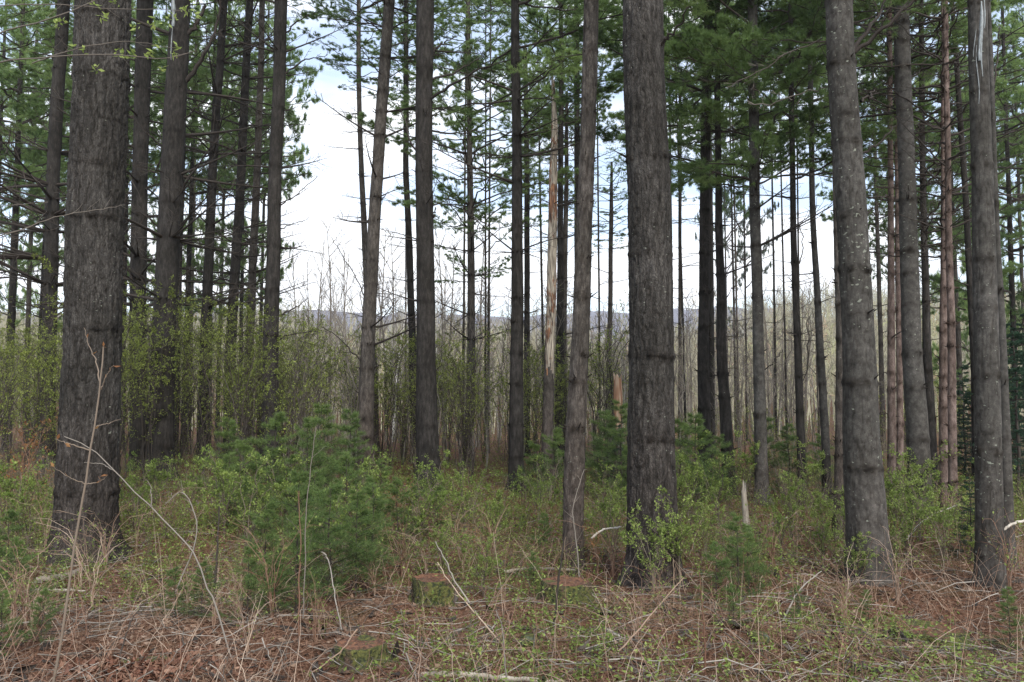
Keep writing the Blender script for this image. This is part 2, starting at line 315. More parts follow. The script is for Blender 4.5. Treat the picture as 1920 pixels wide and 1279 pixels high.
def ground_mat():
    m, t = mat_new('forest_floor'); o = N(t, 'ShaderNodeOutputMaterial'); b = N(t, 'ShaderNodeBsdfPrincipled'); b.inputs['Roughness'].default_value = 0.95
    b.inputs['Specular IOR Level'].default_value = 0.1
    tcn = N(t, 'ShaderNodeTexCoord')
    n1 = N(t, 'ShaderNodeTexNoise'); n1.inputs['Scale'].default_value = 26; n1.inputs['Detail'].default_value = 8; n1.inputs['Roughness'].default_value = 0.75
    n2 = N(t, 'ShaderNodeTexNoise'); n2.inputs['Scale'].default_value = 0.9; n2.inputs['Detail'].default_value = 5
    for n in (n1, n2): t.links.new(tcn.outputs['Object'], n.inputs['Vector'])
    r1 = ramp(t, [(0.34, (0.022, 0.012, 0.008)), (0.48, (0.10, 0.050, 0.030)), (0.60, (0.19, 0.10, 0.065)), (0.75, (0.31, 0.20, 0.14))])
    t.links.new(n1.outputs['Fac'], r1.inputs[0])
    r2 = ramp(t, [(0.50, (0, 0, 0)), (0.66, (1, 1, 1))]); t.links.new(n2.outputs['Fac'], r2.inputs[0])
    mxx = N(t, 'ShaderNodeMix', data_type='RGBA'); ml = N(t, 'ShaderNodeMath', operation='MULTIPLY'); ml.inputs[1].default_value = 0.45
    t.links.new(r2.outputs[0], ml.inputs[0]); t.links.new(ml.outputs[0], mxx.inputs[0]); t.links.new(r1.outputs[0], mxx.inputs[6]); mxx.inputs[7].default_value = (0.07, 0.085, 0.03, 1)
    t.links.new(mxx.outputs[2], b.inputs['Base Color'])
    bp = N(t, 'ShaderNodeBump'); bp.inputs['Strength'].default_value = 0.9; bp.inputs['Distance'].default_value = 0.03
    t.links.new(n1.outputs['Fac'], bp.inputs['Height']); t.links.new(bp.outputs[0], b.inputs['Normal']); t.links.new(b.outputs[0], o.inputs[0])
    return m
def moss_mat(name, wood=(0.10, 0.06, 0.035), wood2=(0.22, 0.15, 0.10), thr=0.48):
    m, t = mat_new(name); o = N(t, 'ShaderNodeOutputMaterial'); b = N(t, 'ShaderNodeBsdfPrincipled'); b.inputs['Roughness'].default_value = 0.95
    tcn = N(t, 'ShaderNodeTexCoord'); n1 = N(t, 'ShaderNodeTexNoise'); n1.inputs['Scale'].default_value = 40; n1.inputs['Detail'].default_value = 6
    n2 = N(t, 'ShaderNodeTexNoise'); n2.inputs['Scale'].default_value = 7; n2.inputs['Detail'].default_value = 4
    for n in (n1, n2): t.links.new(tcn.outputs['Object'], n.inputs['Vector'])
    r1 = ramp(t, [(0.35, wood), (0.65, wood2)]); t.links.new(n1.outputs['Fac'], r1.inputs[0])
    r3 = ramp(t, [(0.35, (0.014, 0.020, 0.006)), (0.65, (0.10, 0.10, 0.022))]); t.links.new(n1.outputs['Fac'], r3.inputs[0])
    r2 = ramp(t, [(thr - 0.04, (0, 0, 0)), (thr + 0.04, (1, 1, 1))]); t.links.new(n2.outputs['Fac'], r2.inputs[0])
    mxx = N(t, 'ShaderNodeMix', data_type='RGBA'); t.links.new(r2.outputs[0], mxx.inputs[0]); t.links.new(r1.outputs[0], mxx.inputs[6]); t.links.new(r3.outputs[0], mxx.inputs[7])
    t.links.new(mxx.outputs[2], b.inputs['Base Color'])
    bp = N(t, 'ShaderNodeBump'); bp.inputs['Strength'].default_value = 1.0; bp.inputs['Distance'].default_value = 0.03
    t.links.new(n1.outputs['Fac'], bp.inputs['Height']); t.links.new(bp.outputs[0], b.inputs['Normal']); t.links.new(b.outputs[0], o.inputs[0])
    return m
M_['ground'] = ground_mat(); M_['moss'] = moss_mat('mossy_wood', (0.018, 0.011, 0.007), (0.085, 0.05, 0.03), 0.44); M_['mossrock'] = moss_mat('mossy_rock', (0.03, 0.05, 0.03), (0.10, 0.11, 0.08), 0.40)
M_['cutwood'] = moss_mat('rotten_cut_wood', (0.05, 0.022, 0.012), (0.17, 0.078, 0.042), 0.56)

# ------------------------------------------------------------------ object helpers
def link(name, me, parent=None, loc=None, rz=0.0, scale=None, label=None, cat=None, group=None, kind=None):
    o = bpy.data.objects.new(name, me); COL.objects.link(o)
    if parent is not None: o.parent = parent
    if loc is not None: o.location = [float(c) for c in loc]
    if rz: o.rotation_euler = (0, 0, rz)
    if scale is not None: o.scale = scale
    if label: o['label'] = label
    if cat: o['category'] = cat
    if group: o['group'] = group
    if kind: o['kind'] = kind
    return o
def copy_tree(o, parent=None):
    c = o.copy(); COL.objects.link(c)
    if parent is not None: c.parent = parent
    for ch in list(o.children): copy_tree(ch, c)
    return c

# landmarks used by the labels: (photo x, words)
LM = [(165, 'the broad rough pine'), (306, 'the forked pine'), (507, 'the lone black pine'), (690, 'the leaning grey pine'), (802, 'the bent black pine'),
      (968, 'the straight ringed pine'), (1085, 'the slim scaly pine'), (1222, 'the thick central pine'), (1427, 'the green-stained pine'),
      (1615, 'the lichen-flecked pine'), (1852, 'the resin-streaked pine')]
ORD = ['first', 'second', 'third', 'fourth', 'fifth', 'sixth', 'seventh', 'eighth', 'ninth', 'tenth', 'eleventh', 'twelfth', 'thirteenth', 'fourteenth',
       'fifteenth', 'sixteenth', 'seventeenth', 'eighteenth', 'nineteenth', 'twentieth']
def ORDW(i):
    if i < 20: return ORD[i]
    t_, u_ = divmod(i + 1, 10); return ['twenty', 'thirty', 'forty', 'fifty'][t_ - 2] + ('-' + ORD[u_ - 1] if u_ else 'th').replace('tyth', 'tieth')
def pix(x, y):                                    # photo x of a ground point
    return 960 + FPX * x / (y * cp)
def label_by_gap(items, noun_one, noun_many):
    """items: list of (object, photo_x); labels each by the gap between landmark pines it stands in"""
    gaps = {}
    for o, px in items:
        g = sum(1 for a, _ in LM if a < px); gaps.setdefault(g, []).append((px, o))
    for g, lst in gaps.items():
        lst.sort(key=lambda t: t[0])
        if g == 0: where = 'left of ' + LM[0][1]
        elif g == len(LM): where = 'right of ' + LM[-1][1]
        else: where = 'between ' + LM[g-1][1] + ' and ' + LM[g][1][4:]
        for i, (px, o) in enumerate(lst):
            o['label'] = (noun_one + ' ' + where) if len(lst) == 1 else f'{ORDW(i)} of {noun_many} {where}'

# ================================================================== GROUND AND HILL
def make_ground():
    ys = np.concatenate([np.linspace(-14, 1.5, 24), 1.5 * 1.0135 ** np.arange(1, 470)]); ys = ys[ys < 800]
    s = np.linspace(-1, 1, 301)
    X = s[None, :] * (14 + 1.15 * np.maximum(ys, 0))[:, None]; Y = np.repeat(ys[:, None], len(s), 1)
    Z = ground(X, Y)
    g = Geo(); idx = np.arange(X.size).reshape(X.shape)
    Q = np.stack([idx[:-1, :-1], idx[:-1, 1:], idx[1:, 1:], idx[1:, :-1]], -1).reshape(-1, 4)
    g.add(np.stack([X, Y, Z], -1), Q)
    link('ground', g.mesh('ground', M_['ground']), kind='structure')
make_ground()
def make_ridge():                                 # the blue far ridge seen past the near hillside
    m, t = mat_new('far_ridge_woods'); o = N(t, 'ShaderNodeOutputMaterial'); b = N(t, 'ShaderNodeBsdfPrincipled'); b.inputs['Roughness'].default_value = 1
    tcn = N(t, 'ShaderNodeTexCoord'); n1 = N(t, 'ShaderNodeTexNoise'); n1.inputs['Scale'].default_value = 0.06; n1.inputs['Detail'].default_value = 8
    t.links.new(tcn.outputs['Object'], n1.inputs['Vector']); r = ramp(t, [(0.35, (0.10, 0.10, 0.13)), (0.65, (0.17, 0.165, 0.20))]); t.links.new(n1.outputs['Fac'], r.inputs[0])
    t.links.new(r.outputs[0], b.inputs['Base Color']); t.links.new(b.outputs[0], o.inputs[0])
    xs = np.linspace(-450, 700, 400); ys = np.linspace(440, 740, 30)
    X, Y = np.meshgrid(xs, ys); u = (Y - 440) / 300
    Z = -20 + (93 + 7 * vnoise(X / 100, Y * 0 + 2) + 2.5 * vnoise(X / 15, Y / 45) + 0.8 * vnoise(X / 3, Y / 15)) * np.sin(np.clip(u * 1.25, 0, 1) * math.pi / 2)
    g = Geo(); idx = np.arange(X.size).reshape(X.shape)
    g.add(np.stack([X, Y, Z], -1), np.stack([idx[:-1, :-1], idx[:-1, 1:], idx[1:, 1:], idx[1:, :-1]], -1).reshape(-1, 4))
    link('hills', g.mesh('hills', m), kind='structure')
make_ridge()

# ================================================================== PINE FOLIAGE (limb templates -> crowns)
def limb_template(rng, L=2.6, dens=1.0, bare=0.25, rise=0.12, kneed=17, nl=0.115, wd=0.0085, dead=False):
    n = 12; ax = np.zeros((1, n, 3)); s = np.linspace(0, 1, n)
    ax[0, :, 0] = s * L; ax[0, :, 2] = rise * L * s + 0.10 * L * s * s * rng.uniform(-0.6, 1.3); ax[0, :, 1] = 0.06 * L * np.sin(s * 3 + rng.uniform(0, 6)) * s
    ax += 0.02 * rng.normal(size=ax.shape) * (s[None, :, None] > 0)
    wood = Geo(); fol = Geo()
    tubes(wood, ax, taper(0.020 * L / 2.6 + 0.004, 0.004, 1, n), 5, 0.4)
    k = max(6, int(15 * dens)); sec, _, s1 = grow(ax, k, bare, 0.36, R(52), 0.10, rng, 6, flat=True, lenpow=0.75)
    tubes(wood, sec, taper(0.006, 0.0025, len(sec), 6), 3, 0.5)
    ter, pi, s2 = grow(sec, 4, 0.3, 0.45, R(45), 0.15, rng, 4, flat=True)
    tubes(wood, ter, taper(0.003, 0.002, len(ter), 4), 3, 0.5)
    if dead: return wood.packed(), None
    P = []; D = []
    for paths, m in ((sec, 6), (ter, 4), (ax[:, -5:], 5)):
        M = len(paths); nn = paths.shape[1]
        f = np.linspace(0.45, 1.0, m) * (nn - 1.001); i0 = f.astype(int); fr = (f - i0)[None, :, None]
        a, b = paths[:, i0], paths[:, i0 + 1]; P.append((a + (b - a) * fr).reshape(-1, 3)); D.append(unit(b - a).reshape(-1, 3))
    P = np.concatenate(P); D = np.concatenate(D)
    keep = rng.uniform(size=len(P)) < 0.92; P, D = P[keep], D[keep]
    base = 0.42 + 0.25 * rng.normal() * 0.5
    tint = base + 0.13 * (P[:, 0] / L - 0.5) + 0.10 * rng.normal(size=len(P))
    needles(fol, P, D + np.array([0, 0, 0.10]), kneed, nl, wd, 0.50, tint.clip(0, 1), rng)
    return wood.packed(), fol.packed()
lr = np.random.default_rng(101)
LIMB_D = [limb_template(lr, dens=1.15, bare=0.25, rise=0.08) for _ in range(6)]
LIMB_S = [limb_template(lr, dens=0.62, bare=0.42, rise=0.2) for _ in range(6)]
LIMB_X = [limb_template(lr, dens=0.8, bare=0.2, rise=0.15, dead=True) for _ in range(4)]

def crown_variant(seed, H, rad, kind, whorl=0.55, per=5, top=True, gap=0.1, bot=0.75):
    rng = np.random.default_rng(seed); wood = Geo(); fol = Geo(); z = 0.0
    tpl = LIMB_B if kind == 'back' else {'dense': LIMB_D, 'thin': LIMB_S, 'dead': LIMB_X}[kind]
    while z < H:
        u = z / H
        r = rad * (bot + (1 - bot) * min(1, u * 4)) * ((1 - 0.75 * max(0, u - 0.55) / 0.45) if top else 1.0)
        a0 = rng.uniform(0, 6.28)
        for j in range(per):
            if rng.uniform() < gap: continue
            a = a0 + j * 6.283 / per + rng.normal() * 0.3; t = tpl[rng.integers(len(tpl))]
            s = r / 2.6 * rng.uniform(0.65, 1.15)
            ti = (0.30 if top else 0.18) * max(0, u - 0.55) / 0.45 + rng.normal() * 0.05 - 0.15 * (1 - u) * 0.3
            tl = ti + rng.normal() * 0.3   # random roll of each bough
            roll = rng.normal() * 0.18; cr_, sr = math.cos(roll), math.sin(roll)
            Mx = rotz(a) @ np.array([[1, 0, 0], [0, cr_, -sr], [0, sr, cr_]]) * s
            pz = rotz(0) * 1
            dn = R(rng.normal() * 6 + (4 if u < 0.5 else 22 * (u - 0.5))); cd, sd = math.cos(dn), math.sin(dn)
            Mx = rotz(a) @ (np.array([[cd, 0, -sd], [0, 1, 0], [sd, 0, cd]]) @ np.array([[1, 0, 0], [0, cr_, -sr], [0, sr, cr_]])) * s
            off = (0, 0, z + rng.normal() * 0.08)
            wood.addgeo(t[0], Mx, off, rng.normal() * 0.1)
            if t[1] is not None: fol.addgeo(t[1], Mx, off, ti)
        z += whorl * rng.uniform(0.8, 1.25)
    me_w = wood.mesh('crown_limbs', M_['twig_dark'])
    me_f = fol.mesh('crown_needles', M_['pine'], smooth=False) if fol.V else None
    return me_w, me_f, H, rad
CR = {
    'dense': [crown_variant(1, 6.5, 2.8, 'dense', 0.9, 5, gap=0.30), crown_variant(2, 6.5, 2.8, 'dense', 0.95, 5, gap=0.30), crown_variant(3, 6.5, 2.8, 'dense', 0.9, 6, gap=0.38)],
    'thin': [crown_variant(11, 6.5, 2.3, 'thin', 0.55, 5, gap=0.2, bot=0.6), crown_variant(12, 6.5, 2.3, 'thin', 0.55, 5, gap=0.2, bot=0.6)],
    'dead': [crown_variant(21, 5.0, 1.8, 'dead', 0.45, 5, top=False), crown_variant(22, 5.0, 1.8, 'dead', 0.45, 5, top=False)],
}
def recolour(me, mat):
    c = me.copy(); c.materials.clear(); c.materials.append(mat); return c
lr2 = np.random.default_rng(202); LIMB_B = [limb_template(lr2, dens=0.6, bare=0.2, rise=0.06, kneed=10, nl=0.15, wd=0.017) for _ in range(5)]
CR['far'] = [(a, recolour(b, M_['pine_far']), h, r) for a, b, h, r in CR['thin']]

CR['back'] = [crown_variant(31, 6.5, 2.8, 'back', 0.85, 5, gap=0.2), crown_variant(32, 6.5, 2.8, 'back', 0.85, 5, gap=0.2)]
# dead side twigs of the bare lower trunks: templates of one dead branch
def dead_branch(rng, L=1.0):
    n = 8; ax = np.zeros((1, n, 3)); s = np.linspace(0, 1, n)
    ax[0, :, 0] = s * L; ax[0, :, 2] = 0.25 * L * s * rng.uniform(-0.3, 1.4) + 0.12 * L * s * s * rng.uniform(-1, 1.5); ax[0, :, 1] = 0.10 * L * s * s * rng.normal()
    g = Geo(); tubes(g, ax, taper(0.014 * L + 0.002, 0.003, 1, n), 4, 0.35)
    c, _, _ = grow(ax, int(4 + 4 * L), 0.3, 0.42, R(45), 0.25, rng, 5, wob=0.35); tubes(g, c, taper(0.0045, 0.002, len(c), 5), 3, 0.55)
    c2, _, _ = grow(c, 2, 0.3, 0.5, R(40), 0.2, rng, 4, wob=0.35); tubes(g, c2, taper(0.003, 0.0015, len(c2), 4), 3, 0.6)
    return g.packed()
DB = [dead_branch(lr, 1.0) for _ in range(10)]

# ================================================================== TRUNKS
def trunk_geo(ctrl, Y, ztop, rng, sides=16, dz=0.06, ring=0.6, ringw=1.0, flare=0.35, rough=0.01, z0=None, lean=0.0, knots=5, rscale=1.0, jagged=False, relief=0.0):
    """ctrl: (photo x, photo y, photo width) from foot to top.  Returns geo in coordinates about the foot, the foot and the axis functions."""
    pts = [at(px, py, Y) for px, py, _ in ctrl]
    wr = [w_ * depth(px, py, Y) / FPX / 2 * rscale * Y / math.hypot(at(px, py, Y)[0], Y) for px, py, w_ in ctrl]
    zc = np.array([p[2] for p in pts]); xc = np.array([p[0] for p in pts]); rc = np.array(wr)
    order = np.argsort(zc); zc, xc, rc = zc[order], xc[order], rc[order]
    foot = np.array([xc[0], Y, gz(xc[0], Y)])
    zt = max(ztop, zc[-1] + 0.05)
    sl_ = (xc[-1] - xc[max(0, len(xc) - 2)]) / max(zc[-1] - zc[max(0, len(xc) - 2)], 0.3) * 0.5
    def X(z): return np.where(z > zc[-1], xc[-1] + sl_ * (z - zc[-1]), np.interp(z, zc, xc))
    rt = rc[-1] * (0.35 if zt - zc[-1] > 3 else 0.85)
    def Rd(z): return np.where(z > zc[-1], rc[-1] + (rt - rc[-1]) * np.clip((z - zc[-1]) / max(zt - zc[-1], .01), 0, 1), np.interp(z, zc, rc))
    zs = [foot[2] - 0.25]; top_vis = zc[-1] + 0.4
    while zs[-1] < zt: zs.append(zs[-1] + (dz if zs[-1] < top_vis else dz * 4))
    zs[-1] = zt; zs = np.array(zs)
    # soften the polyline of control points
    def smooth(f): return (f(zs - 0.25) + f(zs) + f(zs + 0.25)) / 3 if len(zc) > 2 else f(zs)
    cx = smooth(X) + 0.012 * vnoise(zs * 0.9, zs * 0 + Y * 3.1) * min(1, rc[0] * 8); cyv = Y + lean * (zs - foot[2]) + 0.012 * vnoise(zs * 0.8, zs * 0 + Y * 5.7 + 9)
    rr = smooth(Rd)
    rz = []; z = foot[2] + rng.uniform(0.5, 0.9) * ring
    while z < zt: rz.append(z); z += ring * rng.uniform(0.5, 1.6)
    band = np.zeros_like(zs); th = np.arange(sides) * 2 * math.pi / sides
    r = np.repeat(rr[:, None], sides, 1)
    tint = np.zeros((len(zs), sides))
    h = zs - foot[2]
    lob = 1 + 0.55 * np.sin(th * 5 + rng.uniform(0, 6)) + 0.25 * np.sin(th * 3 + 1)
    r *= 1 + flare * np.exp(-np.clip(h, 0, 9) / 0.13)[:, None] * 1.25 * lob[None, :] + 0.16 * flare * np.exp(-np.clip(h, 0, 9) / 0.7)[:, None]
    for q in rz:
        tilt = rng.normal() * 0.012; zz = q + tilt * np.cos(th + rng.uniform(0, 6))[None, :] + 0.006 * np.sin(th * 4 + q)[None, :]
        amp = ringw * rng.uniform(0.35, 1.1)
        e = np.exp(-((zs[:, None] - zz) / 0.028) ** 2); kn = np.clip(0.22 + 0.78 * (0.5 + 0.5 * np.cos(knots * th + rng.uniform(0, 6))) ** 2 + 0.35 * np.sin(th * 2 + rng.uniform(0, 6)), 0.05, 1.1)
        r += (0.009 + 0.085 * rr[:, None]) * amp * e * kn[None, :]
        wdt = np.exp(-((zs[:, None] - zz) / 0.042) ** 2)
        tint = np.maximum(tint, wdt * np.clip(amp * 1.3, 0, 1) * (0.22 + 0.78 * kn[None, :]) * (0.75 + 0.5 * vnoise(th * 5, th * 0 + q, zs[:, None] * 60)))
    nzz = vnoise(np.cos(th)[None, :] * 9 * rr[:, None] * 4 + 3, np.sin(th)[None, :] * 9 * rr[:, None] * 4, zs[:, None] * 5.0)
    nz2 = vnoise(np.cos(th)[None, :] * 40 * rr[:, None] + 3, np.sin(th)[None, :] * 40 * rr[:, None], zs[:, None] * 9.0)
    r += rough * rr[:, None] * 4 * (nzz * 0.7 + nz2 * 0.6)
    if relief:
        q = rr[:, None] * 42; wv = 0.8 * vnoise(zs[:, None] * 7, th[None, :] * 3 + 1)
        rg1 = 1 - np.abs(vnoise(np.cos(th)[None, :] * q + wv, np.sin(th)[None, :] * q + wv, zs[:, None] * 6.5)) * 2.2
        rg2 = vnoise(np.cos(th)[None, :] * q * 2.1, np.sin(th)[None, :] * q * 2.1, zs[:, None] * 34)
        fur = np.clip(rg1, 0, 1) ** 3
        r += relief * (0.45 - fur + 0.45 * rg2); tint = np.maximum(tint, 0.42 * fur)
    V = np.stack([cx[:, None] + r * np.cos(th)[None, :], cyv[:, None] + r * np.sin(th)[None, :], np.repeat(zs[:, None], sides, 1)], -1)
    if jagged:
        V[-1, :, 2] += rng.uniform(-0.10, 0.22, sides); V[-2, :, 2] += rng.uniform(-0.03, 0.03, sides)
    V -= foot
    g = Geo(); idx = np.arange(len(zs) * sides).reshape(len(zs), sides)
    a = idx[:-1]; b = np.roll(a, -1, 1); d = idx[1:]; c = np.roll(d, -1, 1)
    nbase = g.n
    g.add(V, np.stack([a, b, c, d], -1).reshape(-1, 4), tint.ravel())
    tc_ = V[-1].mean(0); k = len(zs) * sides
    g.V.append(np.array([tc_], np.float32)); g.T.append(np.array([0.3], np.float32)); g.n += 1
    g.F.append(np.stack([idx[-1], np.roll(idx[-1], -1), np.full(sides, k)], -1))
    ax = lambda z: (float(np.interp(z, zs, cx)), float(np.interp(z, zs, cyv)), float(np.interp(z, zs, rr)))
    return g, foot, ax, rz, zt

DBM = []
for q_ in DB:
    gg_ = Geo(); gg_.addgeo(q_); DBM.append(gg_.mesh('dead_branch', M_['twig_dark']))
def put_dead(root, ax, rz, foot, rng, dens, length, zlo, zhi, cap=60):
    """each dead branch of the bare lower trunk is a part of its own"""
    n = 0
    for q in rz:
        if not (zlo < q < zhi): continue
        x, y, r = ax(q)
        for _ in range(rng.poisson(dens * 2.4)):
            if n >= cap: return
            a = rng.uniform(0, 6.283); L = length * rng.uniform(0.25, 1.2)
            link('dead_branch', DBM[rng.integers(len(DBM))], root, loc=(x + 0.8 * r * math.cos(a) - foot[0], y + 0.8 * r * math.sin(a) - foot[1], q - foot[2]), rz=a, scale=(L, L, L)); n += 1
def put_stubs(g, ax, rz, foot, rng, stubs):
    """short broken knots on the whorls, grown on the trunk's own mesh"""
    for q in rz:
        x, y, r = ax(q); m = rng.poisson(stubs * 4)
        if m:
            a = rng.uniform(0, 6.283, m); L = (0.03 + 0.30 * r) * rng.uniform(0.4, 1.9, m); s = np.linspace(0, 1, 3)
            d = np.stack([np.cos(a), np.sin(a), rng.uniform(-0.1, 0.8, m)], -1)
            st = np.stack([x + 0.85 * r * np.cos(a) - foot[0], y + 0.85 * r * np.sin(a) - foot[1], np.full(m, q - foot[2]) + rng.normal(size=m) * 0.015], -1)
            tubes(g, st[:, None] + d[:, None] * (L[:, None, None] * s[None, :, None]), taper(0.006 + 0.05 * r, 0.003, m, 3), 5, 0.6)

# name, label, Y, material, ctrl (foot->top), ztop, opts
PINES = []
def pine(key, label, Y, mat, ctrl, ztop=14, crown=None, dead=(0.0, 0.5, 1.0, 9.0), stubs=0.6, ring=0.6, ringw=1.0, sides=16, dz=0.06, name='pine_tree', group='tall pines of the stand', limbs=None, cap=60, **k):
    rng = np.random.default_rng(abs(hash(key)) % 1 + sum(map(ord, key)) * 77 + len(key))
    g, foot, ax, rz, zt = trunk_geo(ctrl, Y, ztop, rng, sides=sides, dz=dz, ring=ring, ringw=ringw, **k)
    root = link(name, None, loc=foot, label=label, cat='tree', group=group)
    if stubs: put_stubs(g, ax, rz, foot, rng, stubs)
    link('trunk', g.mesh('trunk', M_[mat]), root)
    if dead[0] > 0: put_dead(root, ax, rz, foot, rng, dead[0], dead[1], dead[2], dead[3], cap)
    if crown:
        for kind, py, rad, H in crown:              # kind, photo height of the crown's foot, radius, height in metres
            zb = at(ctrl[-1][0], py, Y)[2]; x, y, _ = ax(zb)
            cv = CR[kind][rng.integers(len(CR[kind]))]
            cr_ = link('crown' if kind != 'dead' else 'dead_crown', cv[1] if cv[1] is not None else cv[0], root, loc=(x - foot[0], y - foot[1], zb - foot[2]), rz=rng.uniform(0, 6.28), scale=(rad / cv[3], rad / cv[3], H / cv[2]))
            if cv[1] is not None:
                link('limbs', cv[0], cr_)
    for lb in (limbs or []):                        # explicit limbs: photo points with an optional step towards the camera
        P = np.array([at(px, py, Y - 0.0) + np.array([0, dy, 0]) for px, py, dy in lb['p']]) - foot
        P = resample(P, 14, rng, 0.012)
        lg = Geo(); tubes(lg, P[None], taper(lb.get('r', 0.03), lb.get('r1', 0.006), 1, 14), 7, 0.25)
        kk = lb.get('k', 6)
        if kk:
            c, _, _ = grow(P[None], kk, 0.25, 0.35, R(42), 0.3, rng, 6, wob=0.3); tubes(lg, c, taper(lb.get('r', 0.03) * 0.28, 0.002, len(c), 6), 4, 0.35)
            c2, _, _ = grow(c, 3, 0.3, 0.45, R(42), 0.3, rng, 5, wob=0.3); tubes(lg, c2, taper(0.004, 0.0015, len(c2), 5), 3, 0.45)
        link('limb', lg.mesh('limb', M_[lb.get('m', 'twig_dark')]), root)
    PINES.append((key, root, foot, ax))
    return root, foot, ax
def resample(P, n, rng, wob=0.0):
    P = np.asarray(P, float); m = len(P); u = np.linspace(0, m - 1, n)
    Q = np.concatenate([2 * P[:1] - P[1:2], P, 2 * P[-1:] - P[-2:-1]]); i = np.minimum(u.astype(int), m - 2); f = (u - i)[:, None]
    p0, p1, p2, p3 = Q[i], Q[i+1], Q[i+2], Q[i+3]
    out = 0.5 * ((2*p1) + (-p0+p2)*f + (2*p0-5*p1+4*p2-p3)*f**2 + (-p0+3*p1-3*p2+p3)*f**3)
    if wob: out[1:] += wob * rng.normal(size=out[1:].shape)
    return out

# ---- the seven big near trunks
r_, f_, a_ = pine('B', 'broad rough-barked pine, widest trunk of the stand, beside a thin tan sapling', gy(1042), 'bark_near',
     [(160, 1042, 116), (163, 900, 114), (170, 760, 111), (174, 640, 108), (181, 320, 106), (195, 0, 103)], 16, None,
     sides=170, dz=0.013, ring=0.8, ringw=0.6, flare=0.42, relief=0.014, rough=0.010, knots=9, stubs=0.0)
r_, f_, a_ = pine('W', 'thick central pine with rough scaly dark bark and one short upturned snag branch', gy(1090), 'bark_near',
     [(1225, 1090, 94), (1223, 1000, 92), (1223, 860, 87), (1220, 640, 81), (1215, 320, 78), (1204, 0, 73)], 16, None,
     sides=150, dz=0.013, ring=0.72, ringw=0.8, flare=0.30, relief=0.010, rough=0.008, knots=11, stubs=0.15,
     limbs=[dict(p=[(1232, 95, -0.1), (1252, 82, -0.25), (1275, 56, -0.45)], r=0.018, r1=0.005, k=2)])
r_, f_, a_ = pine('AF', 'lichen-flecked grey pine with dark whorl rings and two limbs rising right', gy(1088), 'bark_smooth',
     [(1628, 1088, 84), (1626, 1000, 79), (1619, 860, 72), (1609, 640, 61), (1591, 320, 57), (1571, 0, 51)], 16, None,
     sides=110, dz=0.015, ring=0.50, ringw=0.8, flare=0.32, relief=0.0035, rough=0.006, knots=6, stubs=0.25,
     limbs=[dict(p=[(1600, 95, 0), (1640, 45, 0.1), (1670, 0, 0.2), (1700, -60, 0.3)], r=0.022, k=8), dict(p=[(1602, 98, 0), (1650, 62, -0.1), (1690, 25, -0.2), (1730, -15, -0.3)], r=0.022, k=8),
            dict(p=[(1614, 190, 0.0), (1640, 172, 0.1), (1668, 145, 0.3)], r=0.014, k=3), dict(p=[(1618, 285, 0.1), (1655, 262, 0.1), (1700, 220, 0.2)], r=0.014, k=6), dict(p=[(1625, 405, 0.1), (1655, 380, 0.1), (1690, 352, 0.2)], r=0.01, k=5),
            dict(p=[(1550, 62, 0.1), (1500, 75, 0.3), (1440, 100, 0.5), (1395, 120, 0.6)], r=0.006, k=8, m='twig_grey'), dict(p=[(1560, 155, 0.1), (1520, 152, 0.3), (1470, 160, 0.5), (1440, 150, 0.6)], r=0.005, k=7, m='twig_grey')])
r_, f_, a_ = pine('AL', 'resin-streaked pine trunk with a pale blue-white run of sap high up', gy(1102), 'bark_smooth',
     [(1857, 1102, 54), (1856, 1000, 54), (1854, 860, 52), (1850, 640, 49), (1840, 320, 41), (1834, 0, 37)], 15, None,
     sides=90, dz=0.016, ring=0.55, ringw=0.8, flare=0.25, relief=0.003, rough=0.006, stubs=0.2)
alroot = r_
r2_, f_, a_ = pine('T', 'slim scaly pine rising just left of the thick central pine', gy(1062), 'bark_grey',
     [(1074, 1062, 34), (1075, 940, 38), (1077, 860, 38), (1081, 750, 35), (1088, 640, 32), (1100, 320, 28), (1108, 0, 27)], 14, None,
     sides=70, dz=0.016, ring=0.40, ringw=0.6, flare=0.3, relief=0.006, rough=0.012, stubs=0.9, dead=(0.15, 0.5, 2, 6))
pine('AG', 'straight mid-grey pine just right of the lichen-flecked pine', gy(984), 'bark_smooth',
     [(1727, 984, 48), (1722, 860, 44), (1711, 640, 38), (1700, 320, 33), (1688, 0, 29)], 15, None, sides=30, dz=0.03, ring=0.5, ringw=0.8, stubs=0.5, dead=(0.5, 1.2, 3.5, 9),
     limbs=[dict(p=[(1694, 12, 0), (1725, -10, 0.1), (1760, -30, 0.2)], r=0.02, k=5), dict(p=[(1700, 145, 0.0), (1735, 125, 0.2), (1765, 85, 0.3)], r=0.012, k=6)])
pine('L', 'bent black-barked pine with upswept limbs in the middle of the stand', gy(925), 'bark_dark',
     [(805, 925, 46), (803, 860, 43), (801, 760, 40), (799, 640, 35), (797, 440, 33), (795, 320, 32), (795, 160, 32), (797, 0, 34)], 13, [('dense', -260, 3.2, 6)], sides=30, dz=0.04, ring=0.8, ringw=0.5, stubs=0.4, dead=(0.6, 1.0, 3.0, 12),
     limbs=[dict(p=[(800, 190, 0), (850, 172, -.3), (900, 152, -.5), (965, 140, -.6)], r=0.03, k=4), dict(p=[(808, 150, 0), (850, 128, .2), (880, 105, .3), (905, 85, .4)], r=0.025, k=6),
            dict(p=[(800, 245, 0), (860, 243, .2), (930, 225, .5)], r=0.02, k=6), dict(p=[(790, 295, 0), (768, 262, 0), (758, 220, .1), (742, 190, .2)], r=0.022, k=4), dict(p=[(808, 415, 0), (816, 400, -.1), (818, 390, -.1)], r=0.02, k=0), dict(p=[(816, 695, 0), (822, 690, 0), (828, 683, 0)], r=0.014, k=0),
            dict(p=[(808, 100, 0), (825, 75, .2), (850, 55, .3)], r=0.03, k=5)])
